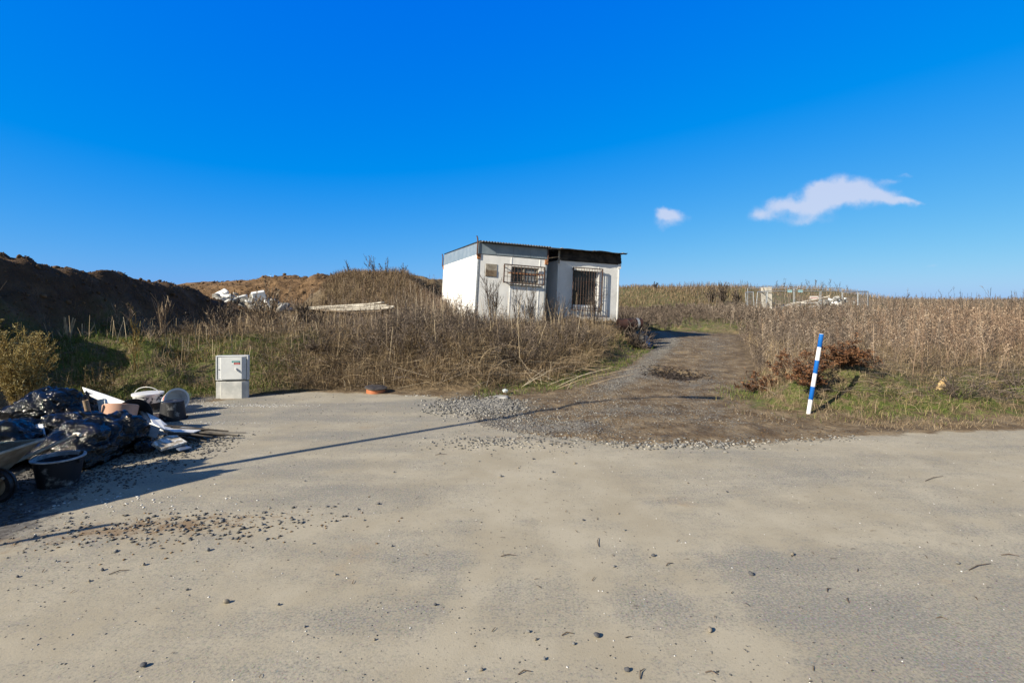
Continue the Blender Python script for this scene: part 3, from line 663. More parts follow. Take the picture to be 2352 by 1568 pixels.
def ico(sub):
    import bmesh
    bm = bmesh.new(); bmesh.ops.create_icosphere(bm, subdivisions=sub, radius=1); V = np.array([v.co[:] for v in bm.verts]); F = np.array([[v.index for v in f.verts] for f in bm.faces]); bm.free(); return V, F
ICO5 = ico(5); ICO3 = ico(3); ICO1 = ico(1)
def blob(name, loc, rad, mat, label, cat, group=None, seed=0, wr=.16, flat=-.55, rot=0, knot=None, parent=None):
    V, F = ICO5; V = V.copy()
    n3 = lambda k, s: fbm(V[:, 0]*1.0+V[:, 2]*.7, V[:, 1]-V[:, 2]*.9, k, 4, s+seed*7)
    d = 1+n3(1.3, 1)*.55
    a = np.arctan2(V[:, 1], V[:, 0])
    rid = np.abs(fbm(a*1.6+V[:, 2]*.6, V[:, 2]*1.1+seed, 1.6, 4, 5+seed*3))*2
    fol = np.abs(fbm(V[:, 0]*1.4+V[:, 1], V[:, 2]*2.2-V[:, 1]*.8, 2.4, 3, 15+seed))*2
    d = d*(1-wr*(1-rid)*.9-wr*.5*fol)
    K = 30; rs = np.random.default_rng(seed+100); pn = rs.normal(size=(K, 3)); pn /= np.linalg.norm(pn, axis=1)[:, None]; ph = rs.uniform(.80, .98, K)
    W_ = V+np.stack([n3(2.2, 31), n3(2.2, 41), n3(2.2, 51)], 1)*.45; W_ /= np.linalg.norm(W_, axis=1)[:, None]
    pd = np.min(np.where(W_@pn.T > .05, ph[None]/np.maximum(W_@pn.T, .05), 9), 1); d = d*(pd/1.05)**.9
    d = d*(1+.05*(1-np.abs(n3(5.5, 61))*8))
    V = V*d[:, None]
    V[:, 2] = np.where(V[:, 2] < flat, flat+(V[:, 2]-flat)*.12, V[:, 2])
    if knot is not None:
        kd = np.array(knot)/np.linalg.norm(knot); c = (V/np.linalg.norm(V, axis=1)[:, None])@kd
        pull = np.clip((c-.90)/.10, 0, 1)**1.5; V = V+kd*pull[:, None]*.42; rr = 1-.55*np.clip((c-.955)/.03, 0, 1)
        ctr = kd*np.maximum(V@kd, 0)[:, None]; V = ctr+(V-ctr)*rr[:, None]*(1+.25*np.sin(a*9)*pull)[:, None]
    V = V*np.array(rad); cr, sr = math.cos(rot), math.sin(rot); V = np.stack([V[:, 0]*cr-V[:, 1]*sr, V[:, 0]*sr+V[:, 1]*cr, V[:, 2]], 1)
    o = fastmesh(name, V, F, mat, parent, smooth=True); o.location = loc
    if label: tag(o, label, cat, group)
    return o
G_BAG = 'black rubbish bags heaped at the left'
blob('rubbish_bag', (-5.74, 6.35, .29), (.50, .46, .33), M_BAG, 'largest shiny black rubbish bag, lying across the top of the heap', 'rubbish bag', G_BAG, 1, .16, -.6, .3, (-1, -.15, .0))
blob('rubbish_bag', (-5.72, 6.85, .19), (.20, .17, .20), M_BAG, 'black rubbish bag behind the largest one, beside the long white board', 'rubbish bag', G_BAG, 2, .16, -.7, 1.1, (.1, 0, 1))
blob('rubbish_bag', (-5.62, 5.85, .16), (.28, .26, .18), M_BAG, 'small black rubbish bag under the white polystyrene slab', 'rubbish bag', G_BAG, 3, .14, -.8, .2)
blob('rubbish_bag', (-5.15, 5.15, .19), (.45, .42, .32), M_BAG, 'dull black rubbish bag behind the wheelbarrow at the left edge', 'rubbish bag', G_BAG, 4, .12, -.6, .9)
blob('rubbish_bag', (-4.42, 5.28, .14), (.48, .44, .32), M_BAG, 'wide black rubbish bag behind the mortar tub, under the shovel grip', 'rubbish bag', G_BAG, 5, .16, -.5, .2)
blob('rubbish_bag', (-4.30, 5.60, .18), (.37, .33, .32), M_BAG, 'round black rubbish bag with a gathered shiny neck, nearest the pale tube', 'rubbish bag', G_BAG, 6, .18, -.55, .5, (-.7, -.1, .75))
blob('rubbish_bag', (-4.02, 5.60, .03), (.13, .12, .09), M_BAG, 'half hidden black rubbish bag beneath the beige tile', 'rubbish bag', G_BAG, 7, .12, -.6, .1)
blob('rubbish_bag', (-5.0, 5.85, .17), (.45, .36, .26), M_BAG, 'sagging black rubbish bag in the middle of the heap', 'rubbish bag', G_BAG, 8, .15, -.6, .7)
# the heap goes on past the left edge of the picture
blob('rubbish_bag', (-5.3, 3.15, .36), (.62, .5, .50), M_BAG, 'black rubbish bag beyond the left edge of the picture', 'rubbish bag', G_BAG, 9, .15, -.6, .7)
blob('rubbish_bag', (-4.95, 3.95, .48), (.50, .48, .86), M_BAG, 'upright black rubbish bag beyond the left edge, behind the wheelbarrow', 'rubbish bag', G_BAG, 10, .15, -.6, .1)
blob('rubbish_bag', (-6.1, 4.5, .3), (.5, .5, .42), M_BAG, 'black rubbish bag lying far left beyond the picture edge', 'rubbish bag', G_BAG, 12, .15, -.6, .4)
def rubble_bag():
    blob('rubble_sack', (-4.72, 3.55, .48), (.42, .44, .80), M_BAG, 'tall black rubble sack standing just outside the left edge', 'rubbish bag', G_BAG, 11, .12, -.6, .2)
rubble_bag()

def slab(name, corners, th, mat, label, cat, group=None, bevel=.002):
    c = [Vector(p) for p in corners]; n = (c[1]-c[0]).cross(c[3]-c[0]).normalized(); loc = c[0].copy()
    o = MB().prism(c, n*th).build(name, mat, None, bevel=bevel, loc=loc); return tag(o, label, cat, group)
slab('polystyrene_slab', [PD(36, 978, 5.5), PD(98, 973, 5.5), PD(103, 997, 5.35), PD(44, 998, 5.35)], .03, M_WBOARD, 'small white polystyrene slab lying on a black bag at the left', 'foam board')
slab('long_board', [PD(189, 888, 7.0), PD(245, 906, 6.9), PD(300, 926, 6.75), PD(348, 946, 6.65), PD(338, 962, 6.55), PD(290, 940, 6.65), PD(240, 922, 6.8), PD(195, 901, 6.9)], .02, M_WBOARD, 'long narrow white board sloping down from behind the black bags', 'board')
slab('long_board', [PD(318, 936, 6.6), PD(335, 945, 6.55), PD(398, 994, 6.05), PD(370, 986, 6.05), PD(336, 968, 6.25)], .015, M_WBOARD, 'thin pale board under the wider one beside the upright bucket', 'board')
slab('laminate_board', [PD(336, 946, 6.45), PD(368, 962, 6.3), PD(404, 991, 6.05), PD(380, 987, 6.0), PD(352, 972, 6.1)], .014, M_WBOARD, 'wide grey white laminate board leaning on the heap above the flat boards', 'board')
slab('laminate_board', [PD(378, 985, 6.0), PD(420, 980, 6.15), PD(472, 983, 6.2), PD(445, 992, 6.0), PD(400, 991, 5.9)], .012, M_WBOARD, 'white laminate board lying nearly flat at the right end of the heap', 'board')
slab('wall_tile', [PD(328, 967, 5.95), PD(368, 982, 5.9), PD(358, 1006, 5.72), PD(313, 992, 5.75)], .012, M_TILE, 'square beige tile propped between black bag and foam panel', 'tile')
slab('foam_panel', [PD(382, 1000, 5.75), PD(405, 998, 5.85), PD(430, 1014, 5.68), PD(372, 1030, 5.45), PD(350, 1016, 5.5)], .03, M_FOAM, 'white foam panel smeared with adhesive in front of the beige tile', 'foam board')
slab('floor_tile', [PD(398, 1026, 5.6), PD(418, 1018, 5.7), PD(442, 1027, 5.65), PD(412, 1034, 5.5)], .01, M_BTILE, 'blue grey tile lying flat in front of the foam panel', 'tile')
G_SL = 'thin dark slats spread at the right of the heap'
for k in range(9):
    a = R(-22+k*7+random.uniform(-4, 4)); L_ = random.uniform(.5, .85); p = PG(390+random.uniform(-15, 20), 1003+random.uniform(-6, 14), .03)
    e = p+Vector((L_*math.cos(a)*.9, L_*math.sin(a)*.5, -.02+.0*k)); p.z = .05+k*.012; e.z = .012+.008*k
    o = MB().tube([p, (p+e)/2+Vector((0, 0, .01)), e], [.018, .016, .008], 4).build('slat', M_SLAT, None, loc=p); tag(o, 'thin dark wooden slat fanned out at the right end of the heap', 'slat', G_SL)
o = MB().tube([PG(470, 992, .02), PG(565, 993, .012)], .005, 6).build('thin_rod', M_SLAT, None, loc=PG(470, 992, .02)); tag(o, 'thin dark rod sticking out flat across the asphalt', 'rod')
def junk():
    # dark lining sheet rolled to a half tube, pale fibre tube, cardboard tube, cloudy container
    p = PD(288, 962, 6.35)
    o = MB(); o.M = Matrix.Translation((0, 0, 0))
    o.lathe([(.185, -.22), (.205, .22), (.2, .22), (.18, -.22)], 40, True, R(-25), R(215))
    s = o.build('rolled_sheet', M_SHEETD, None, True, loc=(0, 0, 0)); s.location = p; s.rotation_euler = (R(72), R(8), R(62)); tag(s, 'dark curled lining sheet standing open beside the salmon drum', 'sheet')
    q = PG(268, 985, .10); q.y = 6.12; q.x = (268-1176)/1176*6.12
    s = MB().lathe([(.165, 0), (.182, .29), (.174, .30), (.0, .29)], 40).build('fibre_drum', M_SALMON, None, True); s.location = (q.x, q.y, .10); s.rotation_euler = (R(-17), R(-3), 0); tag(s, 'salmon pink round drum between the black bags and dark sheet', 'drum')
    s = MB().lathe([(.028, 0), (.028, .22), (.021, .22), (.021, .1), (0, .1)], 20, False).build('cardboard_tube', M_CARD, None, True); s.location = PD(206, 960, 5.98); s.rotation_euler = (R(10), R(-5), 0); tag(s, 'short brown cardboard tube standing between black bags', 'tube')
    slab('cloudy_container', [PD(222, 918, 6.55), PD(240, 914, 6.55), PD(246, 948, 6.45), PD(228, 952, 6.45)], .05, M_CLEAR, 'cloudy plastic container tilted behind the cardboard tube', 'container', bevel=.008)
    # low dark rubbish the heap rests on
    V, F = ICO3; V = V.copy(); V = V*(1+fbm(V[:, 0]*2+V[:, 2], V[:, 1]*2, 1.5, 4, 77)[:, None]*.7)*np.array((.85, .55, .12)); V[:, 2] = np.maximum(V[:, 2], -.02)
    o = fastmesh('rubbish_sheeting', V, F, M_BLK, smooth=True); o.location = (-4.95, 6.0, 0); o.rotation_euler = (0, 0, -.35); tag(o, 'crumpled black sheeting spread under the heap of bags', 'sheeting')
junk()
def bucket(name, loc, r0, r1, h, mo, mi, label, rot=(0, 0, 0), handle=None, band=None, lid=None):
    t = thing(name, loc, label, 'bucket', rot=rot)
    MB().lathe([(0, .004), (r0, .0), (r1, h), (r1+.012, h), (r1+.014, h+.012), (r1-.002, h+.014), (r1-.008, h-.002), (r0-.008, .012), (0, .012)], 40).build('shell', mo, t, True)
    MB().lathe([(r1-.0085, h-.004), (r0-.0075+(r1-r0)*.3, .3*h), (0, .3*h)], 40).build('crust', mi, t, True)
    MB().lathe([(r1-.009, h-.03), (r1-.009, h+.0145), (r1+.0145, h+.0145), (r1+.0145, h+.004), (r1+.0148, h+.0148), (r1-.0095, h+.0155), (r1-.0098, h-.03)], 40).build('rim', mi, t, True)
    if band: MB().lathe([(r0+(r1-r0)*band[0]+.0015, h*band[0]), (r0+(r1-r0)*band[1]+.0015, h*band[1])], 40).build('label_band', band[2], t, True)
    if lid: MB().lathe([(r1+.016, h-.01), (r1+.018, h+.018), (r1-.01, h+.022), (0, h+.016)], 40).build('lid', lid, t, True)
    for x in (1, -1): MB().box((x*(r1+.012), 0, h-.02), (.018, .03, .03)).build('ear', mo, t, bevel=.004)
    if handle:
        pts = [((r1+.014)*math.cos(a), handle[1]*math.sin(a), h-.02+handle[0]*math.sin(a)) for a in np.linspace(0, math.pi, 15)]
        MB().tube(pts, .0045, 6).build('handle', M_WPL, t, True)
    return t
b = bucket('mortar_tub', (-4.09, 4.62, H1(-4.09, 4.62)-.005), .145, .182, .235, M_BLKD, M_RIM, 'black builder tub with a grey mortar-coated rim in front of the bags')
MB().tube([(.09, .06, .12), (.13, .10, .275)], [.008, .014], 8).build('trowel_grip', M_BLK, b, True)
bucket('paint_bucket', (-5.42, 7.62, H1(-5.42, 7.62)-.01), .155, .185, .27, M_BLKD, M_BLK, 'upright black bucket with smeared white top and raised wire handle', band=(.55, .98, M_WPLD), handle=(.13, -.03), lid=M_WPL)
bucket('paint_bucket', (-4.72, 7.12, .255), .135, .165, .25, M_BLKD, M_BLK, 'upside-down black bucket stained with plaster, nearest the asphalt', rot=(R(180), R(0), .4))
bucket('paint_bucket', (-5.08, 7.62, .155), .12, .15, .26, M_WPL, M_WPL, 'white bucket with a red patch lying on its side behind the black one', rot=(R(78), 0, R(50)), band=(.35, .8, M_RED))
def wheelbarrow():
    r = thing('wheelbarrow', (-4.2, 4.22, H1(-4.2, 4.22)), 'rusty wheelbarrow crusted with mortar, cut by the left edge', 'wheelbarrow', rot=(0, R(0), R(4)))
    # tray: tapered shell, nose at +x above the wheel
    top = [(.13, .24, .44), (-.72, .30, .36), (-.72, -.30, .36), (.13, -.24, .44)]; bot = [(-.10, .15, .19), (-.55, .18, .15), (-.55, -.18, .15), (-.10, -.15, .19)]
    m = MB(); T_ = [m.pv(p) for p in top]; B_ = [m.pv(p) for p in bot]; ins = [m.pv((p[0]*.97-.01, p[1]*.94, p[2]-.004)) for p in top]; inb = [m.pv((p[0]*.97-.01, p[1]*.94, p[2]+.02)) for p in bot]
    for i in range(4):
        j = (i+1) % 4; m.f += [[T_[i], T_[j], B_[j], B_[i]], [ins[j], ins[i], inb[i], inb[j]], [T_[j], T_[i], ins[i], ins[j]]]
    m.f += [B_, inb[::-1]]; tray = m.build('tray', M_BARROW, r, bevel=.02)
    MB().tube(top+[top[0]], .012, 8).build('rim', M_BARROWI, tray, True)
    MB().prism([(-.13, .17, .225), (-.58, .20, .195), (-.58, -.20, .195), (-.13, -.17, .225)], (0, 0, .05)).build('mortar_crust', M_BARROWI, tray, bevel=.02)
    wl = MB(); wl.M = Matrix.Translation((-.02, -.02, .135))@Matrix.Rotation(R(90), 4, 'X')
    wl.lathe([(.085, -.03), (.125, -.035), (.137, 0), (.125, .035), (.085, .03)], 36, True); wheel = wl.build('wheel', M_BLK, r, True)
    hb = MB(); hb.M = wl.M; hb.lathe([(0, -.022), (.09, -.018), (.09, .018), (0, .022)], 24).build('rim', M_BARROW, wheel, True)
    for k in range(28):
        a = k*2*math.pi/28; kb = MB(); 
        kb.M = wl.M@Matrix.Rotation(a, 4, 'Z'); kb.bx(.128, .142, -.03, .03, -.006, .006)
        if k == 0: lug = kb
        else:
            n0 = len(lug.v); lug.v += kb.v; lug.f += [[i+n0 for i in f] for f in kb.f]
    lug.build('tread', M_BLK, wheel)
    for s in (-1, 1): MB().tube([(.02, s*.06, .135), (-.12, s*.14, .17), (-.6, s*.2, .14), (-1.15, s*.27, .40)], .015, 8).build('frame_tube', M_BARROW, r, True)
    MB().tube([(.09, -.10, .22), (-.02, -.06, .135), (.09, .10, .22)], .012, 8).build('axle_brace', M_BARROW, r, True)
    for s in (-1, 1): MB().tube([(-.6, s*.2, .14), (-.66, s*.2, 0)], .014, 8).build('leg', M_BARROW, r, True)
wheelbarrow()
def shovel():
    a = PD(-95, 1118, 4.12); b_ = PD(176, 998, 4.88)
    d = (b_-a); L_ = d.length; q = d.to_track_quat('Z', 'Y').to_euler()
    r = thing('shovel', a, 'shovel with pale wooden T grip lying across the wheelbarrow', 'shovel', rot=q)
    MB().tube([(0, 0, 0), (0, 0, L_*.5), (0, 0, L_)], [.019, .016, .015], 12).build('handle', M_HANDLE, r, True)
    MB().tube([(-.05, 0, L_+.005), (0, 0, L_+.012), (.05, 0, L_+.005)], [.015, .018, .015], 10).build('grip', M_PALEW, r, True)
    MB().prism([(-.11, .0, -.28), (.11, 0, -.28), (.12, 0, -.02), (0, .0, .03), (-.12, 0, -.02)], (0, .004, 0)).build('blade', M_BARROW, r)
shovel()
def spade2():
    r = thing('spade', (-5.25, 2.3, 0.0), 'upright spade in the heap outside the left edge, blade in the air', 'spade', rot=(R(3), R(16), R(20)))
    MB().tube([(0, 0, 0), (0, 0, 1.15)], .016, 10).build('handle', M_HANDLE, r, True)
    MB().prism([(-.09, 0, 1.13), (.09, 0, 1.13), (.10, 0, 1.38), (-.10, 0, 1.38)], (0, .006, 0)).build('blade', M_BARROW, r)
spade2()
o = blob('plastic_bag', PG(1160, 897, .05), (.07, .06, .045), M_CLEAR, 'small crumpled clear plastic bag on the stalks by the gravel', 'plastic bag', None, 21, .3, -.7)
o = blob('plastic_bag', (PG(468, 905).x, 8.55, H1(-5.1, 8.55)+.07), (.10, .08, .09), M_YG, 'crumpled yellow green bag left of the utility cabinet', 'plastic bag', None, 22, .3, -.6)
def lump(name, loc, size, mat, label, cat, group=None, seed=0, rot=0, flat=.6):
    V, F = ICO3; V = V.copy(); p = 7; V = V/((np.abs(V)**p).sum(1)**(1/p))[:, None]
    V = V*(1+fbm(V[:, 0]*1.2+seed, V[:, 1]*1.2+V[:, 2], 1.6, 3, seed)[:, None]*.55)*np.array(size)/2
    o = fastmesh(name, V, F, mat); o.location = loc; o.rotation_euler = (random.uniform(-.4, .4), random.uniform(-.4, .4), rot)
    if label: tag(o, label, cat, group)
    return o
lump('concrete_lump', (PG(1150, 912).x, PG(1150, 912).y, H1(PG(1150, 912).x, PG(1150, 912).y)+.0), (.26, .16, .05), M_CONC, 'flat pale concrete lump where gravel meets the green verge', 'concrete lump', None, 4)
# rubble heap far behind the weeds
o = MB().box((0, 0, 0), (.46, .40, .46), Euler((.15, -.2, .5))).build('aerated_block', M_WCONC, None, bevel=.02); o.location = PD(595, 683, 20.0); tag(o, 'large white block on top of the rubble heap', 'concrete block')
G_RB = 'broken concrete chunks heaped at the left'
tmpl = [lump('concrete_chunk', (0, 0, 0), s, (M_CONC, M_CONC2, M_WCONC, M_CONC, M_CONC2)[i], 'broken pale concrete chunk in the rubble heap behind the weeds', 'concrete chunk', G_RB, 30+i, 0) for i, s in enumerate([(.5, .35, .3), (.35, .3, .2), (.6, .4, .16), (.28, .22, .2), (.4, .5, .22)])]
pl = []
for k in range(64):
    X = random.uniform(500, 655); hgt = np.interp(X, [500, 530, 570, 600, 625, 655], [675, 674, 676, 680, 690, 700]); Y = random.uniform(hgt, 712); d = 20.8-(Y-670)/42*1.6+random.uniform(-.3, .3)
    pl.append(PD(X, Y, d))
for k, p in enumerate(pl):
    if k < 5: o = tmpl[k]
    else: o = tmpl[k % 5].copy(); C.objects.link(o)
    o.location = p; o.rotation_euler = (random.uniform(-.6, .6), random.uniform(-.6, .6), random.uniform(0, 6)); s = random.uniform(.35, .95); o.scale = (s, s, s)
V, F = ICO3; V = V*np.array((1.5, .9, .62)); V = V*(1+fbm(V[:, 0], V[:, 1]+V[:, 2], 2, 3, 5)[:, None]*.4)
o = fastmesh('soil_mound', V, F, simple('rubble_dust', (.22, .19, .15), (.40, .37, .33), 6, .95, 0, .6, 12)); o.location = (-10.4, 20.6, 1.15); tag(o, 'dusty grey rubble mound carrying the concrete chunks', 'rubble mound')
G_PL = 'pale planks stacked behind the weeds'
for k, (xa, ya, xb, yb, d) in enumerate([(705, 706, 862, 697, 19.2), (712, 709, 890, 700, 19.0), (735, 712, 905, 703, 18.8), (790, 716, 903, 706, 18.6), (725, 711, 800, 716, 18.5), (800, 719, 880, 713, 18.4), (745, 714, 870, 709, 18.7), (815, 702, 880, 694, 19.3)]):
    a = PD(xa, ya, d+.25*(k % 2)); b_ = PD(xb, yb, d-.2); dd = b_-a
    o = MB().box((0, 0, dd.length/2), (.20 if k % 2 else .14, .045, dd.length)).build('plank', M_PALEW if k not in (4, 5) else M_BROWNW, None, bevel=.003); o.location = a; o.rotation_euler = dd.to_track_quat('Z', 'Y').to_euler()
    tag(o, 'long weathered pale plank in the low stack behind the weeds' if k not in (4, 5) else 'short brown plank end at the bottom of the pale stack', 'plank', G_PL)
# barrel, pipe and tyre in the brush right of the cabins
def brush_junk():
    r = thing('barrel', (4.05, 17.6, .84), 'dark rusty barrel lying in brush beside the right cabin', 'barrel', rot=(0, R(90), R(10)))
    MB().lathe([(.0, -.42), (.19, -.42), (.195, -.14), (.20, -.13), (.195, -.12), (.195, .14), (.2, .15), (.195, .16), (.19, .42), (.175, .42), (.175, .39), (0, .39)], 32).build('drum', M_REDSHEET, r, True)
    MB().lathe([(.191, .22), (.199, .22), (.199, .30), (.191, .30)], 32).build('grey_band', M_GALV, r, True)
    t = thing('tyre', (4.35, 16.6, .36), 'worn black tyre half sunk in brush below the barrel', 'tyre', rot=(R(70), R(10), R(40)))
    MB().lathe([(.17, -.07), (.27, -.09), (.30, 0), (.27, .09), (.17, .07)], 32, True).build('tread', M_BLK, t, True)
    MB().lathe([(.0, -.02), (.168, -.05), (.168, .05), (0, .02)], 24).build('rim', M_GALV, t, True)
brush_junk()
# ------------------------------------------------------------------ temporary fence around the far plot
def fence():
    G = 'mesh fence panels around the far plot'
    P = dict(A=(16.8, 36.6), B=(16.0, 33.7), C=(15.35, 31.0), D=(18.8, 31.2), E=(22.2, 31.9), F=(19.95, 36.2), G=(23.3, 36.1), H=(22.9, 33.9))
    def panel(a, b, label, lean=0, hgt=1.98):
        a = Vector(P[a]); b_ = Vector(P[b]); d = b_-a; L_ = d.length; z = 2.22-1.98 if min(a.y, b_.y) < 35 else .52
        r = thing('fence_panel', (a.x, a.y, z), label, 'fence panel', G, rot=(lean, 0, math.atan2(d.y, d.x)))
        r0 = .024
        for x_ in (.04, L_-.04): MB().tube([(x_, 0, .08), (x_, 0, hgt)], r0, 8).build('post', M_GALV, r, True)
        for z_ in (hgt, .15): MB().tube([(.04, 0, z_), (L_-.04, 0, z_)], r0, 8).build('rail', M_GALV, r, True)
        m = MB(); n = int(L_/.11)
        for i in range(1, n): m.tube([(i*L_/n, 0, .15), (i*L_/n, 0, hgt)], .0022, 3, False)
        for z_ in np.arange(.35, hgt, .25): m.tube([(.04, 0, z_), (L_-.04, 0, z_)], .0022, 3, False)
        m.build('mesh_infill', M_GALV, r)
        for x in (0.04, L_-.04): MB().box((x, 0, .06), (.24, .7, .12)).build('foot', M_CONC, r, bevel=.02)
        return r
    panel('A', 'B', 'fence panel at the far left, seen edge on and leaning', R(3)); panel('B', 'C', 'leaning fence panel nearest the left corner of the plot', R(-4))
    f1 = panel('C', 'D', 'front fence panel in front of the white board, with a white and red sign'); panel('D', 'E', 'front right fence panel of the far plot')
    f2 = panel('A', 'F', 'rear left fence panel with a light blue sign', 0, 2.0); f3 = panel('F', 'G', 'rear right fence panel with a light blue sign', 0, 2.0); panel('G', 'H', 'fence panel on the right side, farther from the viewer'); panel('H', 'E', 'fence panel on the right side, nearest its front corner')
    s = MB().bx(2.75, 3.3, -.045, -.03, 1.5, 1.68).build('sign', M_SIGNW, f1); MB().bx(2.8, 3.25, -.05, -.0455, 1.56, 1.585).build('red_line', M_SRED, s)
    MB().bx(2.72, 3.02, -.045, -.03, 1.72, 1.87).build('sign', M_SIGNB, f2); MB().bx(.25, .57, -.045, -.03, 1.72, 1.87).build('sign', M_SIGNB, f3)
    b_ = thing('leaning_door', (PD(1764, 705, 32.5).x, 32.6, .55), 'tall white board leaning inside the far fenced plot', 'board', rot=(R(-4), R(1), R(2)))
    MB().prism([(-.30, 0, 0), (.32, 0, 0), (.34, 0, 1.98), (-.36, 0, 1.92)], (0, .04, 0)).build('panel', M_PALEW, b_); MB().box((.02, -.03, 1.0), (.05, .02, 1.9), Euler((0, R(-16), 0))).build('brace', M_GREYW, b_); MB().bx(-.37, .35, -.035, -.005, 1.58, 1.64).build('ledge', M_GREYW, b_)
    G2 = 'planks and boards piled in the fenced plot'
    for k in range(26):
        X = random.uniform(1752, 1905); Y = random.uniform(695, 711); d = 34.5-(Y-695)/17*2; p = PD(X, Y, d)
        L_ = random.uniform(.6, 2.2); o = MB().box((0, 0, 0), (L_, random.uniform(.12, .4), .04)).build('old_board', [M_PALEW, M_GREYW, M_CONC][k % 3], None, bevel=.003); o.location = p; o.rotation_euler = (random.uniform(-.3, .3), random.uniform(-.2, .2), random.uniform(-.5, .7)); tag(o, 'grey board in the pile inside the fenced plot', 'board', G2)
    a = PD(1838, 694, 34); b2 = PD(1905, 680, 33.5); dd = b2-a
    o = MB().box((0, 0, dd.length/2), (.16, .05, dd.length)).build('long_beam', M_PALEW, None); o.location = a; o.rotation_euler = dd.to_track_quat('Z', 'Y').to_euler(); tag(o, 'long pale beam tilted across the pile in the fenced plot', 'beam')
    for k in range(26):
        u_ = random.gauss(1922, 17); p = PD(u_, random.uniform(684+abs(u_-1922)*.25, 700), 33+random.uniform(-.5, .5)); o = tmpl[(0, 1, 4, 2, 1)[k % 5]].copy(); C.objects.link(o); o.location = p; s = random.uniform(.4, .9); o.scale = (s, s, s); o.rotation_euler = (random.random(), random.random(), random.random()*6)
        o['label'] = 'pale broken chunk in the heap at the right of the fenced plot'; o['group'] = 'rubble chunks in the fenced plot'
fence()
# ------------------------------------------------------------------ street lamp standing behind the left edge; only its shadow reaches the picture
def lamp():
    base = Vector((2.05, 8.85))-Vector((.803, .596))*(5.6/math.tan(EL))
    r = thing('street_lamp', (base.x, base.y, 0), 'tall grey street lamp outside the picture, casting the long thin shadow', 'street lamp', rot=(0, 0, math.atan2(.5, .8)))
    MB().tube([(0, 0, 0), (0, 0, 2), (0, 0, 5.2), (.08, -.1, 5.5), (.38, -.45, 5.72)], [.06, .048, .036, .032, .03], 14).build('pole', M_GALV, r, True)
    MB().box((.62, -.72, 5.78), (.62, .17, .08), Euler((0, R(-8), R(-48)))).build('lamp_head', M_SHEET, r, bevel=.03)
lamp()
# ------------------------------------------------------------------ vegetation: many thin tapering ribbons, built with arrays
def ribbons(base, ctrl, tip, w0, w1, nseg=2, rnd=None, side=None):
    n = len(base); d = tip-base; r = RNG.normal(size=(n, 3)) if side is None else side
    s = np.cross(d, r); s /= (np.linalg.norm(s, axis=1)[:, None]+1e-9)
    ts = np.linspace(0, 1, nseg+1); P = []
    for t in ts:
        c = (1-t)**2*base+2*t*(1-t)*ctrl+t*t*tip; w_ = (w0*(1-t)+w1*t)[:, None]/2
        P += [c-s*w_, c+s*w_]
    V = np.stack(P, 1).reshape(-1, 3); k = 2*(nseg+1)
    o = (np.arange(n)*k)[:, None]; F = np.concatenate([o+np.array([2*i, 2*i+1, 2*i+3, 2*i+2]) for i in range(nseg)], 0)
    rv = np.repeat(RNG.random(n) if rnd is None else rnd, k)
    return V, F, rv
class RB:
    def __init__(s): s.V = []; s.F = []; s.r = []; s.n = 0
    def add(s, V, F, r): s.V.append(V); s.F.append(F+s.n); s.r.append(r); s.n += len(V)
    def rib(s, *a, **k): s.add(*ribbons(*a, **k))
    def obj(s, name, mat, **k):
        return fastmesh(name, np.concatenate(s.V), np.concatenate(s.F), mat, attrs={'rnd': np.concatenate(s.r)}, **k)
def A3(x, y, z): return np.stack([x, y, z], 1)
def blades(rb, x, y, h, lean, w, nseg=2, tilt=(0, 0), curl=.5, zoff=-.01, rlo=0, rhi=1):
    n = len(x); z = H(x, y); a = RNG.uniform(0, 2*np.pi, n); l = lean*RNG.uniform(.2, 1, n)
    dx = np.cos(a)*l*h*(.5 if nseg == 4 else 1)+tilt[0]*h; dy = np.sin(a)*l*h*(.5 if nseg == 4 else 1)+tilt[1]*h; hz = h*np.sqrt(np.maximum(.05, 1-(dx*dx+dy*dy)/(h*h)))
    b = A3(x, y, z+zoff); t = A3(x+dx, y+dy, z+hz*(1-curl*l*RNG.uniform(.2, 1.2, n))); c = A3(x+dx*.25, y+dy*.25, z+hz*.75)
    rb.rib(b, c, t, w, w*.25, nseg, rnd=np.clip(rlo+(rhi-rlo)*RNG.random(n), 0, 1))
def pts(n, x0, x1, y0, y1, dens, cl=0.0, cs=1.2, persp=0):
    """random points in a rectangle kept with probability dens(x,y); cl adds clumping; persp>0 favours near points"""
    x = RNG.uniform(x0, x1, n); y = RNG.uniform(y0, y1, n) if not persp else y0*(y1/y0)**RNG.random(n)
    p = dens(x, y)
    if cl: p = p*np.clip(1+cl*4*fbm(x, y, cs, 3, 60), 0, 2)
    k = RNG.random(n) < p; return x[k], y[k]
CL = ((-1.10, 16.6), (1.21, 17.37), (-.68, 23.02), (-2.99, 22.24)); CR_ = ((1.63, 17.98), (3.96, 18.76), (2.12, 24.26), (-.21, 23.5))
def clear_box(x, y, m=.03): return (sdist(CL, x, y) > m) & (sdist(CR_, x, y) > m)
dF = lambda x, y: sdist(FLAT, x, y)
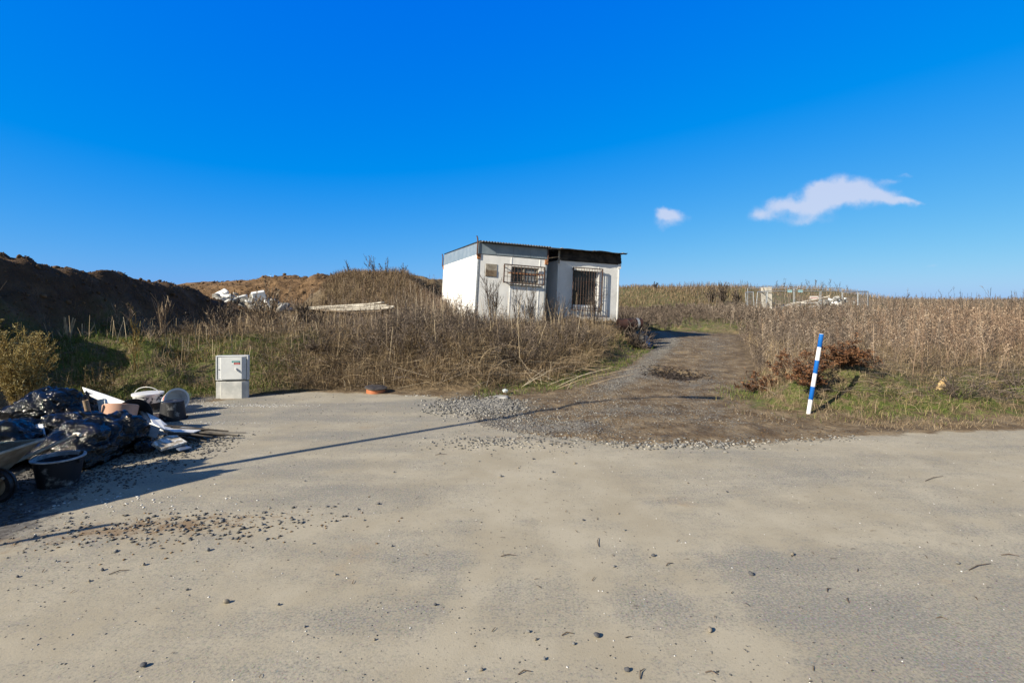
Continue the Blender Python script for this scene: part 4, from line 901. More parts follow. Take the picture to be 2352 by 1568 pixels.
def tmpl_weed(h, nb, spread, blob_n, seedr, droop=0.):
    """one dead weed: stem, branchlets, seed specks -> base, ctrl, tip, w0, w1, rnd offset"""
    B = [(0, 0, 0)]; lx, ly = RNG.normal(0, .05, 2)*h; Cc = [(lx*.3, ly*.3, h*.5)]; T = [(lx, ly, h)]; W0 = [.009]; W1 = [.004]; Q = [0.]
    for i in range(nb):
        f = RNG.uniform(.3, .98); a = RNG.uniform(0, 6.283); L_ = spread*h*RNG.uniform(.4, 1)*(1.15-f); up = RNG.uniform(.7, 1.5)
        b = np.array((lx*f*f, ly*f*f, h*f)); d = np.array((math.cos(a), math.sin(a), up)); d /= np.linalg.norm(d); t = b+d*L_; t[2] -= droop*L_; c = b+d*L_*.5+np.array((0, 0, -.04*L_))
        B.append(b); Cc.append(c); T.append(t); W0.append(.0055); W1.append(.003); Q.append(.08)
        for j in range(blob_n):
            g = RNG.uniform(.35, 1.02); p = b*(1-g)+t*g+RNG.normal(0, .006, 3); e = p+RNG.normal(0, 1, 3)*seedr
            B.append(p); Cc.append((p+e)/2); T.append(e); W0.append(seedr*1.1); W1.append(seedr*.8); Q.append(.25)
    return [np.array(v, float) for v in (B, Cc, T, W0, W1, Q)]
def plant(rb, tmpls, x, y, s, lean=.12, tilt=(0, 0), nseg=1, wmul=1.0, rl=0., rh=.75, zoff=-.02, wd=0):
    n = len(x); z = H(x, y)+zoff; ti = RNG.integers(0, len(tmpls), n)
    for k, (B, Cc, T, W0, W1, Q) in enumerate(tmpls):
        m = ti == k; nn = int(m.sum())
        if nn == 0: continue
        a = RNG.uniform(0, 6.283, nn); ca, sa = np.cos(a)[:, None], np.sin(a)[:, None]; sc1 = s[m][:, None]
        lx = (RNG.normal(0, lean, nn)+tilt[0])[:, None]; ly = (RNG.normal(0, lean, nn)+tilt[1])[:, None]
        def X(P):
            px = (P[None, :, 0]*ca-P[None, :, 1]*sa)*sc1; py = (P[None, :, 0]*sa+P[None, :, 1]*ca)*sc1; pz = P[None, :, 2]*sc1
            px = px+lx*pz; py = py+ly*pz; pz = pz*(1-.4*np.hypot(lx, ly))
            return A3((px+x[m][:, None]).ravel(), (py+y[m][:, None]).ravel(), (pz+z[m][:, None]).ravel())
        base = RNG.uniform(rl, rh, nn)[:, None]; r = np.clip(base+Q[None]*RNG.uniform(.3, 1.3, (nn, len(Q)))+RNG.uniform(-.12, .12, (nn, len(Q))), 0, 1).ravel()
        wf = (1.0 if not wd else np.maximum(1, y[m]/wd)[:, None])*wmul
        rb.rib(X(B), X(Cc), X(T), (W0[None]*sc1**.5*wf).ravel(), (W1[None]*sc1**.5*wf).ravel(), nseg, rnd=r)
# template sets
T_MUG = [tmpl_weed(1, 12, .34, 3, .012) for _ in range(7)]
T_THIN = [tmpl_weed(1, 6, .22, 2, .012) for _ in range(6)]
T_BUSHY = [tmpl_weed(1, 20, .55, 3, .014) for _ in range(6)]

lw = dict(zoff=-.03)
# ---- 1. matted dead grass over the left bank
def matted():
    rb = RB()
    def d(x, y):
        e = dF(x, y); g = sm(.05, .6, e)*clear_box(x, y)
        tr = np.where(x < np.interp(y, [7, 12, 20], [2.2, 4, 6.6]), 1., 0.)
        return g*tr*(1-.9*soilmask(x, y))*(1-.55*sm(-4.2, -5.6, x)*(1-sm(12, 13.5, y)))
    x, y = pts(46000, -10, 4.8, 8.7, 20, d, .6, 1.1, persp=1)
    h = RNG.uniform(.10, .34, len(x)); blades(rb, x, y, h, .95, np.full(len(x), .006)*np.maximum(1, y/11), 2, (.1, -.30), 1.1, rhi=.95)
    x, y = pts(26000, -9, 4.6, 9.0, 14, d, 1.2, .9, persp=1)
    h = RNG.uniform(.25, .6, len(x)); blades(rb, x, y, h, .8, np.full(len(x), .006), 3, (.05, -.45), 1.3, rlo=.2)
    tag(rb.obj('matted_grass', V_DARKSTRAW), 'matted brown dead grass hanging over the left bank', 'dead grass', kind='stuff')
    rb = RB()
    def d2(x, y): return d(x, y)*sm(-.1, .15, fbm(x, y, .9, 3, 71))*(1-sm(-3.9, -4.6, x)*.8)
    x, y = pts(36000, -9, 4.8, 9.0, 19, d2, .5, 1.5, persp=1)
    h = RNG.uniform(.12, .42, len(x)); blades(rb, x, y, h, .85, np.full(len(x), .0065)*np.maximum(1, y/12), 2, (.0, -.2), 1.0, rlo=.0, rhi=.85)
    tag(rb.obj('straw_grass', V_STRAW), 'pale straw tufts among the brown weeds of the left bank', 'dead grass', kind='stuff')
    rb = RB()
    def d3(x, y): return d(x, y)*sm(-4.4, -3.6, x)*np.clip(.45+fbm(x, y, 1.0, 3, 73)*4, 0, 1)
    x, y = pts(14000, -4.4, 4.2, 9.6, 13.6, d3, .8, 1.3)
    h = RNG.uniform(.35, .95, len(x)); blades(rb, x, y, h, .9, np.full(len(x), .007), 4, (RNG.normal(.05, .3, len(x)), -.62), 1.15, rlo=.1, rhi=.95)
    x, y = pts(12000, -8.8, -3.2, 18.3, 22.8, lambda x, y: clear_box(x, y, .1)*sm(735, 745, 1176*(1+x/y)), .5, 1.2)
    h = RNG.uniform(.15, .4, len(x)); blades(rb, x, y, h, .85, np.full(len(x), .014), 2, (0, -.2), .8, rlo=.0, rhi=.75)
    tag(rb.obj('arching_straw', V_STRAW), 'long pale stems arching down the bank towards the road', 'dead grass', kind='stuff')
matted()
# ---- 2. green grass
def greens():
    rb = RB()
    def left(x, y): return sm(-3.9, -5.0, x)*sm(-.05, .3, dF(x, y))*(1-sm(12.0, 13.6, y))*np.clip(.75+fbm(x, y, 1.4, 3, 81)*2.6, .05, 1)
    x, y = pts(30000, -9.6, -3.8, 8.3, 13.6, left, .6, 2.0, persp=1)
    h = RNG.uniform(.05, .17, len(x)); blades(rb, x, y, h, .7, np.full(len(x), .008), 2, (0, -.1), .8)
    def verge(x, y): e = dF(x, y); return (np.abs(e-.12) < .55)*(x > -.7)*(x < 4.8)*np.where(x < np.interp(y, [7, 12, 20], [2.2, 4, 6.6]), 1., 0.)*(y > 6.9)*np.clip(.75+fbm(x, y, 1.6, 3, 82)*2.4, 0, 1)
    x, y = pts(40000, -.7, 4.9, 6.9, 19, verge, .3, 2.5, persp=1)
    h = RNG.uniform(.03, .12, len(x)); blades(rb, x, y, h, .8, np.full(len(x), .008)*np.maximum(1, y/9), 2, (0, 0), .8)
    def right(x, y): return (sm(-.65, -.1, dF(x, y))*(1-sm(.9, 1.8, dF(x, y)))*(y < 11)*sm(3.1, 4.0, x)*np.clip(.10+fbm(x, y, .9, 3, 83)*3.4+.15*(x > 5.6), 0, 1))
    x, y = pts(50000, 3.0, 14, 6.3, 11, right, .3, 2.0)
    h = RNG.uniform(.03, .13, len(x)); blades(rb, x, y, h, .8, np.full(len(x), .007), 2, (0, -.1), .9)
    def far(x, y): return np.where(x > np.interp(y, [18, 24, 30], [7, 3, 2]), .8, 0)*(dF(x, y) > .1)*np.clip(.45+fbm(x, y, .25, 3, 84)*3, 0, 1)
    x, y = pts(22000, 2, 20, 20, 50, far, .3, 1.0, persp=1)
    h = RNG.uniform(.05, .14, len(x)); blades(rb, x, y, h, .7, .012*y/24, 1, (0, 0), .5)
    tag(rb.obj('green_grass', V_GREEN), 'short green grass in patches on banks and verges', 'grass', kind='stuff')
greens()
# ---- 3. dead weeds standing on the left bank and around the cabins
def weeds_left():
    rb = RB()
    def d(x, y):
        e = dF(x, y); L_ = np.where(x < np.interp(y, [7, 12, 20], [2.2, 4, 6.6]), 1., 0.)
        return L_*clear_box(x, y)*sm(.5, 1.6, e)*(1-soilmask(x, y))*(.10+.9*sm(11.6, 13.4, y))*(1-.8*sm(-5.2, -6.4, x))*(1-.55*sm(-2.6, -1.2, x))
    x, y = pts(3600, -9.5, 4.5, 9.6, 18.5, d, .8, .9)
    s = RNG.uniform(.3, .75, len(x)); s = s*(1-.35*sm(-2.4, -1.2, x))*np.where((x > -9) & (x < -3.0) & (y > 12.5), .55, 1); plant(rb, T_MUG, x, y, s, .14, wd=9, rl=.0, rh=.5)
    # taller thicket on the brow in front of the cabins
    x, y = pts(800, -4.5, 4.3, 11.8, 16.2, d, .6, 1.2)
    s = RNG.uniform(.4, .9, len(x)); plant(rb, T_THIN, x, y, s, .18, wd=9, rl=.1, rh=.7)
    x, y = pts(1300, -3.2, 4.5, 10.3, 13.8, lambda x, y: sm(.5, 1.4, dF(x, y))*np.where(x < 3.6, 1, 0), 1.0, 1.2)
    s = RNG.uniform(.2, .72, len(x)); plant(rb, T_BUSHY, x, y, s*1.15, .3, wd=9, rl=.0, rh=.4)
    # behind, on the plateau left of the cabins
    x, y = pts(2600, -12, -1, 15, 21, lambda x, y: (1-soilmask(x, y))*clear_box(x, y, .1)*sm(-12, -9, x)*(1-.6*sm(-8, -9, x)), .6, .8)
    s = RNG.uniform(.35, .95, len(x)); s = s*(1-.45*sm(18, 19.5, y)*sm(-4, -5, x)); s = s*np.where((x > -10.5) & (x < -3.3) & (y < 18.7), .42, 1); plant(rb, T_THIN, x, y, s, .14, wd=9, rl=.1, rh=.8)
    tag(rb.obj('dead_weeds', V_WEED), 'tangle of dead brown weeds on the left bank in front of the cabins', 'dead weeds', kind='stuff')
    rb = RB()
    x, y = pts(900, -9.6, 4.0, 10.2, 17, lambda x, y: clear_box(x, y, .1)*sm(.6, 1.5, dF(x, y))*np.where(x < np.interp(y, [7, 12, 20], [2.2, 4, 6.6]), 1., 0.), 1.0, .7)
    n = len(x); z = H(x, y); h = RNG.uniform(.35, 1.15, n); h = h*np.where(x < -3, .5, 1); a = RNG.normal(0, .13, (n, 2))*h[:, None]
    rb.rib(A3(x, y, z-.02), A3(x+a[:, 0]*.4, y+a[:, 1]*.4, z+h*.55), A3(x+a[:, 0], y+a[:, 1], z+h), np.full(n, .009), np.full(n, .005), 3)
    tag(rb.obj('standing_stems', V_STALK), 'pale dry single stems standing among the darker weeds of the left bank', 'stems', kind='stuff')
    # russet growth on the mound left of the cabin and over its crest
    rb = RB()
    T_ = lambda x, y: 1176*(1+x/y)
    x, y = pts(9000, -9.5, -2.6, 18.6, 23.5, lambda x, y: clear_box(x, y, .1)*sm(728, 750, T_(x, y)), .5, .9)
    s = RNG.uniform(.10, .32, len(x)); s = s*(1+.9*sm(940, 1010, T_(x, y))); plant(rb, T_THIN, x, y, s, .16, (.05, 0), wd=10, rl=.0, rh=.75)
    tag(rb.obj('mound_weeds', V_REDW), 'russet dead weeds covering the mound left of the cabins', 'dead weeds', kind='stuff')
weeds_left()
# ---- 4. weed field on the right
def field_right():
    rb = RB(); rg = RB()
    def inside(x, y):
        tr = np.interp(y, [7, 9, 12.5, 19.5, 23, 30, 50], [3.6, 4.3, 5.9, 8.7, 10.2, 11.5, 18])
        return (x > tr)*1.0
    def dn(x, y):     # front border of the standing weeds
        fr = np.interp(x, [4.5, 5.3, 6.0, 8, 12], [12.2, 9.4, 8.6, 8.5, 9.3])+fbm(x, y, .8, 3, 91)*1.6
        return inside(x, y)*sm(-.1, .5, y-fr)
    x, y = pts(10500, 4.5, 30, 7.8, 34, dn, .7, .7, persp=1)
    s = RNG.uniform(.42, 1.0, len(x))*(1-.25*sm(9, 7, x))*(1+.75*fbm(x, y, .45, 3, 92))*np.where(RNG.random(len(x)) < .03, 1.3, 1); tone = sm(.42, .95, x/y+fbm(x, y, .5, 2, 95)*.5)
    pick = RNG.random(len(x)) < tone
    plant(rg, T_MUG+T_THIN, x[pick], y[pick], s[pick], .15, wd=9, rl=.1, rh=.8)
    plant(rb, T_MUG, x[~pick], y[~pick], s[~pick], .17, wd=9, rl=.1, rh=.75)
    x, y = pts(900, 5, 24, 9, 26, dn, 1.2, .6, persp=1); plant(rb, T_BUSHY, x, y, RNG.uniform(.4, .85, len(x)), .2, wd=9, rl=.0, rh=.35)
    x, y = pts(500, 9, 30, 12, 24, dn, 1.2, .6, persp=1); plant(rb, T_THIN, x, y, RNG.uniform(1.1, 1.5, len(x)), .1, wd=12, rl=.0, rh=.4)
    # farther rows, behind and beside the fenced plot
    x, y = pts(9000, 8, 90, 30, 80, lambda x, y: inside(x, y)*((x < 14.6) | (x > 24) | (y < 30.3) | (y > 38))*(.25+.75*sm(14, 22, x)), .4, .3, persp=1)
    s = RNG.uniform(.5, 1.0, len(x)); plant(rb, T_THIN, x, y, s, .1, wd=9, rl=.1, rh=.7)
    # low dark scrub beyond the end of the track
    x, y = pts(4200, 4.5, 16, 25.5, 42, lambda x, y: (dF(x, y) > .3)*np.clip(.6+fbm(x, y, .3, 3, 97)*3, 0, 1), .3, .8)
    s = RNG.uniform(.25, .6, len(x)); plant(rb, T_BUSHY, x, y, s*1.2, .2, wd=9, rl=.0, rh=.5)
    tag(rb.obj('weed_field', V_WEED), 'grey brown standing dead weeds of the field right of the track', 'dead weeds', kind='stuff')
    tag(rg.obj('russet_weeds', V_REDW), 'russet standing dead weeds filling the right of the field', 'dead weeds', kind='stuff')
    rb = RB()     # straw on the slope under them
    x, y = pts(56000, 3.6, 15, 7.0, 13, lambda x, y: inside(x, y)*sm(-.1, .4, dF(x, y))*np.clip(.6+fbm(x, y, .8, 3, 98)*2.4, .05, 1), .3, 1.2, persp=1)
    h = RNG.uniform(.06, .30, len(x)); blades(rb, x, y, h, .95, np.full(len(x), .005), 2, (-.05, -.2), .8, rlo=.0, rhi=.9)
    x, y = pts(12000, 3.1, 9, 6.3, 7.7, lambda x, y: sm(-1.1, -.3, dF(x, y))*sm(.02, .2, sdist(ROADP, x, y))*np.clip(.5+fbm(x, y, 1.2, 3, 99)*3, 0, 1), .2, 1.2)
    h = RNG.uniform(.03, .10, len(x)); blades(rb, x, y, h, .97, np.full(len(x), .0045), 1, (0, 0), .4, rlo=.0, rhi=.9)
    # pale grass along the right edge of the track
    x, y = pts(11000, 3.6, 9.5, 8.4, 20, lambda x, y: (sdist(FLAT, x, y) > 0)*(1-sm(.6, 1.3, sdist(FLAT, x, y)))*inside(x, y+.4), .5, 1, persp=1)
    h = RNG.uniform(.15, .42, len(x)); blades(rb, x, y, h, .6, np.full(len(x), .0065)*np.maximum(1, y/11), 2, (-.1, -.1), .8, rlo=.25)
    # mid-distance mound behind the track, dry and pale
    x, y = pts(15000, 9, 32, 40, 64, lambda x, y: sm(46, 50, y)*np.where(1176*(1+x/y) < 1760, 1, 0), .5, .35)
    h = RNG.uniform(.15, .55, len(x)); blades(rb, x, y, h, .6, np.full(len(x), .045), 2, (.1, 0), .7, rlo=.0, rhi=.55)
    x, y = pts(7000, -40, 9, 36, 64, lambda x, y: np.full(x.shape, .6), .5, .35)
    h = RNG.uniform(.4, .9, len(x)); blades(rb, x, y, h, .6, np.full(len(x), .04), 2, (.1, 0), .5, rlo=.0, rhi=.7)
    tag(rb.obj('field_straw', V_STRAW), 'pale dead grass on the right slope, track edge and far mound', 'dead grass', kind='stuff')
    rb = RB()
    x, y = pts(9000, 20, 85, 72, 94, lambda x, y: np.full(x.shape, .8), .5, .2)
    h = RNG.uniform(.4, 1.1, len(x)); blades(rb, x, y, h, .5, np.full(len(x), .06), 2, (.1, 0), .5, rlo=.0, rhi=.85)
    tag(rb.obj('far_scrub', V_DARKSTRAW), 'brown scrub on the far low hill behind the fenced plot', 'scrub', kind='stuff')
field_right()
def tangle():
    rb = RB()
    def d(x, y): return sm(.1, .7, dF(x, y))*np.where(x < np.interp(y, [7, 12, 20], [2.2, 4, 6.6]), 1., 0.)*clear_box(x, y)*(1-soilmask(x, y))*(1-.7*sm(-4.2, -5.5, x))
    x, y = pts(9000, -9, 4.5, 9.0, 15.5, d, 1.4, 1.0, persp=1); n = len(x); z = H(x, y)
    a = RNG.uniform(0, 6.28, n); L_ = RNG.uniform(.12, .6, n); hz = RNG.uniform(0, .28, n)
    rb.rib(A3(x, y, z+RNG.uniform(0, .18, n)), A3(x+np.cos(a)*L_*.5, y+np.sin(a)*L_*.5, z+hz+.08), A3(x+np.cos(a)*L_, y+np.sin(a)*L_*.7, z+hz), np.full(n, .007), np.full(n, .004), 3)
    x, y = pts(12000, 3.8, 14, 7.0, 10.5, lambda x, y: sm(.2, .8, dF(x, y))*np.clip(.4+fbm(x, y, .9, 3, 66)*3.5, 0, 1), .5, 1.0); n = len(x); z = H(x, y)
    a = RNG.uniform(0, 6.28, n); L_ = RNG.uniform(.12, .6, n); hz = RNG.uniform(0, .16, n)
    rb.rib(A3(x, y, z+RNG.uniform(0, .1, n)), A3(x+np.cos(a)*L_*.5, y+np.sin(a)*L_*.5, z+hz+.05), A3(x+np.cos(a)*L_, y+np.sin(a)*L_*.7, z+hz), np.full(n, .006), np.full(n, .003), 3)
    x, y = pts(900, -10.3, -8.8, 8, 18, lambda x, y: soilmask(x, y)*.8, .8, 1.0); plant(rb, T_THIN, x, y, RNG.uniform(.12, .4, len(x)), .3, wd=9, rl=0, rh=.5)
    tag(rb.obj('twig_tangle', V_TWIG), 'dark tangle of fallen twigs and stems on the banks', 'twigs', kind='stuff')
    rb = RB(); x, y = pts(9000, -9.9, -7.6, 8.3, 12.5, lambda x, y: sm(-8.2, -8.8, x)*sm(-10, -9.5, x)*sm(.1, .5, dF(x, y))*np.clip(.5+fbm(x, y, .9, 3, 67)*3, 0, 1), .5, 1); blades(rb, x, y, RNG.uniform(.06, .22, len(x)), .7, np.full(len(x), .009), 2, (.2, 0), .8, rhi=.7)
    tag(rb.obj('shade_grass', V_GREEN), 'dark green grass at the shaded foot of the soil heap', 'grass', kind='stuff')
    rb = RB(); x, y = pts(16000, -9.2, -6.0, 9.6, 13.0, lambda x, y: np.exp(-(((x+7.6)/1.1)**2+((y-11.3)/1.0)**2))*np.clip(.5+fbm(x, y, 1.5, 3, 68)*4, 0, 1), .5, 1); blades(rb, x, y, RNG.uniform(.03, .14, len(x)), .9, np.full(len(x), .012), 2, (0, -.2), .8)
    x, y = pts(5000, -4.2, 2.5, 9.2, 13.5, lambda x, y: sm(.2, .5, fbm(x, y, .8, 3, 69)*2+.2)*sm(.2, .6, dF(x, y)), .5, 1); blades(rb, x, y, RNG.uniform(.05, .2, len(x)), .9, np.full(len(x), .008), 2, (0, -.3), .8, rhi=.8)
    tag(rb.obj('ochre_growth', V_OCHRE), 'ochre and orange brown withered growth in patches on the left slope', 'withered growth', kind='stuff')
tangle()
# ---- 5. fallen reed stalks, individually
def stalks():
    G = 'pale fallen reed stalks lying on the left bank'
    spots = []
    for k in range(150):
        if k < 95: X = random.triangular(980, 1420, 1200); Y = random.triangular(800, 905, 880)
        elif k < 125: X = random.uniform(760, 1000); Y = random.uniform(830, 900)
        else: X = random.uniform(900, 1300); Y = random.uniform(765, 800)
        # walk the sight line down to the terrain
        lo = 7.0
        while lo < 18:
            p = PD(X, Y, lo)
            if p.z <= H1(p.x, p.y)+.02: break
            lo += .12
        spots.append((p.x, p.y, Y))
    out = []
    for k, (x, y, Y) in enumerate(spots):
        L_ = random.uniform(.3, 1.1) if Y > 800 else random.uniform(.3, .8)
        a = random.gauss(R(10), R(14)) if random.random() < .35 else random.choice((random.gauss(R(115), R(22)), random.gauss(R(55), R(22))))
        dx, dy = math.cos(a)*L_, math.sin(a)*L_*.8
        x2, y2 = x+dx, y+dy; z1 = H1(x, y)+random.uniform(.02, .12); z2 = H1(x2, y2)+random.uniform(.05, .30)
        m_ = ((x+x2)/2+random.gauss(0, .012), (y+y2)/2+random.gauss(0, .012), (z1+z2)/2+random.uniform(.0, .03))
        r = random.uniform(.0025, .005)
        o = MB().tube([(x, y, z1), m_, (x2, y2, z2)], [r, r*.9, r*.5], 5).build('reed_stalk', random.choice(STK), None, loc=(x, y, z1))
        tag(o, 'pale dry reed stalk fallen on the weedy left bank', 'reed stalk', G)
STK = [simple('reed_pale', (.50, .42, .30), (.64, .56, .43), 8, .7), simple('reed_grey', (.34, .28, .21), (.46, .39, .30), 8, .7), simple('reed_tan', (.40, .30, .19), (.52, .40, .26), 8, .7)]
stalks()
# ---- 6. bare shrubs, each a thing
def grow(n_main, h, spread, lv=3, tw=7, r0=.009, lean=(0, 0), curve=.2, up=.35):
    """branch list as ribbons/tubes: returns base, ctrl, tip, w0, w1"""
    out = []
    def br(b, d, L_, w_, k):
        d = d/np.linalg.norm(d); side = RNG.normal(0, 1, 3)*curve*L_; t = b+d*L_+side*.5+np.array((0, 0, up*L_*.3)); c = b+d*L_*.5+side*.1
        out.append((b, c, t, w_, w_*.45))
        if k <= 0: return
        for i in range(tw if k > 1 else max(2, tw-2)):
            f = RNG.uniform(.22, 1); p = (1-f)**2*b+2*f*(1-f)*c+f*f*t; a = RNG.normal(0, 1, 3); dd = d+a/np.linalg.norm(a)*.75; dd[2] = abs(dd[2])*.8+up
            br(p, dd, L_*RNG.uniform(.22, .45)*(1.15-f*.5), w_*.5, k-1)
    for i in range(n_main):
        a = RNG.uniform(0, 6.283); s = RNG.uniform(.15, 1)*spread; d = np.array((math.cos(a)*s+lean[0], math.sin(a)*s+lean[1], 1.0))
        br(np.array((math.cos(a)*.04, math.sin(a)*.04, 0.)), d, h*RNG.uniform(.6, 1), r0*2, lv-1)
    A = [np.array([o[i] for o in out]) for i in range(5)]; return A
def shrub(name, x, y, mat, label, cat, group=None, leaves=None, z=None, wm=1., **k):
    B, Cc, T, W0, W1 = grow(**k); z = H1(x, y)-.02 if z is None else z
    rb = RB(); wmin = .0009*y*wm; r_ = np.clip(RNG.random(len(B))*.7+.2*(W0 < .008), 0, 1)
    rb.rib(B, Cc, T, np.maximum(W0, wmin*1.3), np.maximum(W1, wmin*.7), 2, rnd=r_); rb.rib(B, Cc, T, np.maximum(W0, wmin*1.3), np.maximum(W1, wmin*.7), 2, rnd=r_)
    root = rb.obj(name, mat); root.location = (x, y, z); tag(root, label, cat, group)
    if leaves:
        lm, n, sz, zlo, zhi = leaves; i = RNG.integers(0, len(B), n); f = RNG.random(n)[:, None]; P = B[i]*(1-f)+T[i]*f; hz = P[:, 2].max(); k2 = (P[:, 2] > zlo*hz) & (P[:, 2] < zhi*hz); P = P[k2]
        P = P+RNG.normal(0, .012, P.shape); e = RNG.normal(0, 1, P.shape); e[:, 2] *= .5; e /= np.linalg.norm(e, axis=1)[:, None]; e *= sz*RNG.uniform(.6, 1.3, len(P))[:, None]
        lb = RB(); lb.rib(P, P+e*.5+np.array((0, 0, sz*.15)), P+e, np.full(len(P), sz*.35), np.full(len(P), sz*.25), 2)
        lb.obj('leaves', lm, parent=root)
    return root
# in front of the cabins (feathery grey brown)
shrub('bare_shrub', -.60, 15.9, V_TWIG, 'feathery bare shrub rising in front of the left cabin below its small window', 'shrub', n_main=12, h=1.3, spread=.30, lv=3, tw=8, lean=(.02, 0), up=.6, wm=.42)
shrub('bare_shrub', .62, 16.2, V_TWIG, 'bushy bare shrub in front of the left cabin below its barred window', 'shrub', n_main=12, h=1.1, spread=.36, lv=3, tw=8, up=.6, wm=.42)
shrub('bare_shrub', .12, 15.7, V_TWIG, 'slender bare shrub between the two bushier ones before the left cabin', 'shrub', n_main=5, h=1.35, spread=.2, lv=3, tw=6, up=.6, wm=.42)
shrub('bare_shrub', 2.75, 17.2, V_TWIG, 'grey bare shrub in front of the large barred window', 'shrub', n_main=12, h=1.15, spread=.45, lv=3, tw=7, up=.4, wm=.42)
shrub('bare_shrub', 1.45, 16.4, V_TWIG, 'dark bare shrub in front of the gap between the cabins', 'shrub', n_main=10, h=.9, spread=.5, lv=3, tw=6, wm=.42)
shrub('bare_shrub', -1.9, 15.6, V_PTWIG, 'pale twiggy shrub against the sunlit side wall of the left cabin', 'shrub', n_main=10, h=1.0, spread=.3, lv=3, tw=6, up=.5, wm=.42)
shrub('broom_bush', 4.25, 18.6, V_TWIG, 'dark green grey broom bush of upright whips beside the right cabin', 'bush', n_main=90, h=.95, spread=.75, lv=1, tw=2, r0=.004, up=.2, wm=1.3)
shrub('bramble_tangle', 4.1, 16.4, V_TWIG, 'low bramble tangle over the tyre right of the cabins', 'bramble', n_main=34, h=.7, spread=1.6, lv=2, tw=7, r0=.004, curve=.6, up=-.1)
shrub('bramble_tangle', 4.0, 17.05, V_TWIG, 'dark bramble half covering the barrel beside the right cabin', 'bramble', n_main=40, h=.75, spread=1.2, lv=2, tw=8, r0=.004, curve=.6, up=0)
for (x, y, hh, lab) in ((-1.35, 12.9, .62, 'dark heap of dead brush on the brow below the left corner of the cabin'), (-.35, 12.5, .55, 'dark dead brush on the brow in front of the left cabin'), (.9, 12.9, .55, 'dark tangled brush on the brow in front of the gap between the cabins'), (2.2, 13.8, .5, 'dark brush on the brow in front of the right cabin'), (-2.9, 11.6, .5, 'tangle of dead brush halfway up the bank above the orange ring'), (.2, 11.0, .42, 'low tangle of dead brush on the lower bank above the gravel'), (-4.0, 10.7, .42, 'low dead brush on the bank just right of the cabinet')):
    shrub('brush_heap', x, y, V_TWIG, lab, 'brush heap', n_main=70, h=hh, spread=2.2, lv=2, tw=8, r0=.0045, curve=.6, up=.05, wm=.6)
# left slope
shrub('bare_shrub', -8.3, 12.2, V_PTWIG, 'pale upright bare stems against the dark soil heap', 'shrub', n_main=16, h=.95, spread=.16, lv=2, tw=5, r0=.007)
shrub('bare_shrub', -8.9, 11.9, V_PTWIG, 'thin leaning bare shrub left of the pale upright stems', 'shrub', n_main=6, h=.75, spread=.5, lv=3, tw=5, lean=(-.3, 0))
shrub('bare_shrub', -7.5, 13.2, V_TWIG, 'brown arching bare shrub right of the pale upright stems', 'shrub', n_main=14, h=.95, spread=.8, lv=3, tw=6, curve=.4)
shrub('bare_shrub', -6.5, 13.4, V_PTWIG, 'broad tangled shrub on the slope above the utility cabinet', 'shrub', n_main=16, h=.9, spread=.8, lv=3, tw=6, curve=.35)
shrub('bare_shrub', -7.2, 15.2, V_PTWIG, 'tall fine yellowish shrub in front of the rubble heap', 'shrub', n_main=14, h=1.15, spread=.5, lv=3, tw=7, up=.4)
shrub('bare_shrub', -6.4, 15.6, V_TWIG, 'dense dark shrub just right of the tall yellowish one', 'shrub', n_main=10, h=.7, spread=.6, lv=3, tw=6)
shrub('bare_shrub', -5.5, 14.2, V_TWIG, 'low brown shrub on the brow farther above the utility cabinet', 'shrub', n_main=12, h=.6, spread=.7, lv=3, tw=6)
for (x, y, hh, n, lab) in ((-8.0, 11.3, .6, 9, 'pale arching stems low on the slope left of the upright shrub'), (-6.9, 12.0, .65, 12, 'pale bent stems on the green slope above the cabinet, left'), (-6.0, 12.4, .6, 12, 'pale bent stems on the green slope above the cabinet, right'), (-7.9, 13.9, .9, 12, 'pale drooping shrub at the corner of the dark heap'), (-5.2, 12.6, .55, 12, 'thin pale shrub above and right of the cabinet'), (-4.3, 12.2, .5, 10, 'small pale shrub on the brow right of the cabinet'), (-9.6, 12.6, .7, 8, 'pale thin stems standing against the soil heap at its foot')):
    shrub('bare_shrub', x, y, V_PTWIG, lab, 'shrub', n_main=n, h=hh, spread=.85, lv=3, tw=5, curve=.5, r0=.006, up=.1, wm=.7)
def stump(x, y, label, n, h, seed):
    r = thing('cut_stems', (x, y, H1(x, y)-.02), label, 'cut stems')
    for k in range(n):
        a = random.uniform(0, 6.28); l = random.uniform(.05, .35); hh = h*random.uniform(.4, 1)
        MB().tube([(random.uniform(-.08, .08), 0, 0), (math.cos(a)*l*.3, math.sin(a)*l*.3, hh*.5), (math.cos(a)*l*.6, math.sin(a)*l*.6, hh)], [.022, .017, .012], 7).build('stem', M_PALEST, r, True)
M_PALEST = simple('cut_stem_bark', (.28, .19, .11), (.48, .36, .22), 9, .85, 0, .4, 30)
stump(-9.35, 10.75, 'cluster of sawn pale stems sprouting from the dark left slope', 7, .62, 1)
stump(-8.9, 10.6, 'forked sawn stem right of the cluster on the dark left slope', 2, .5, 2)
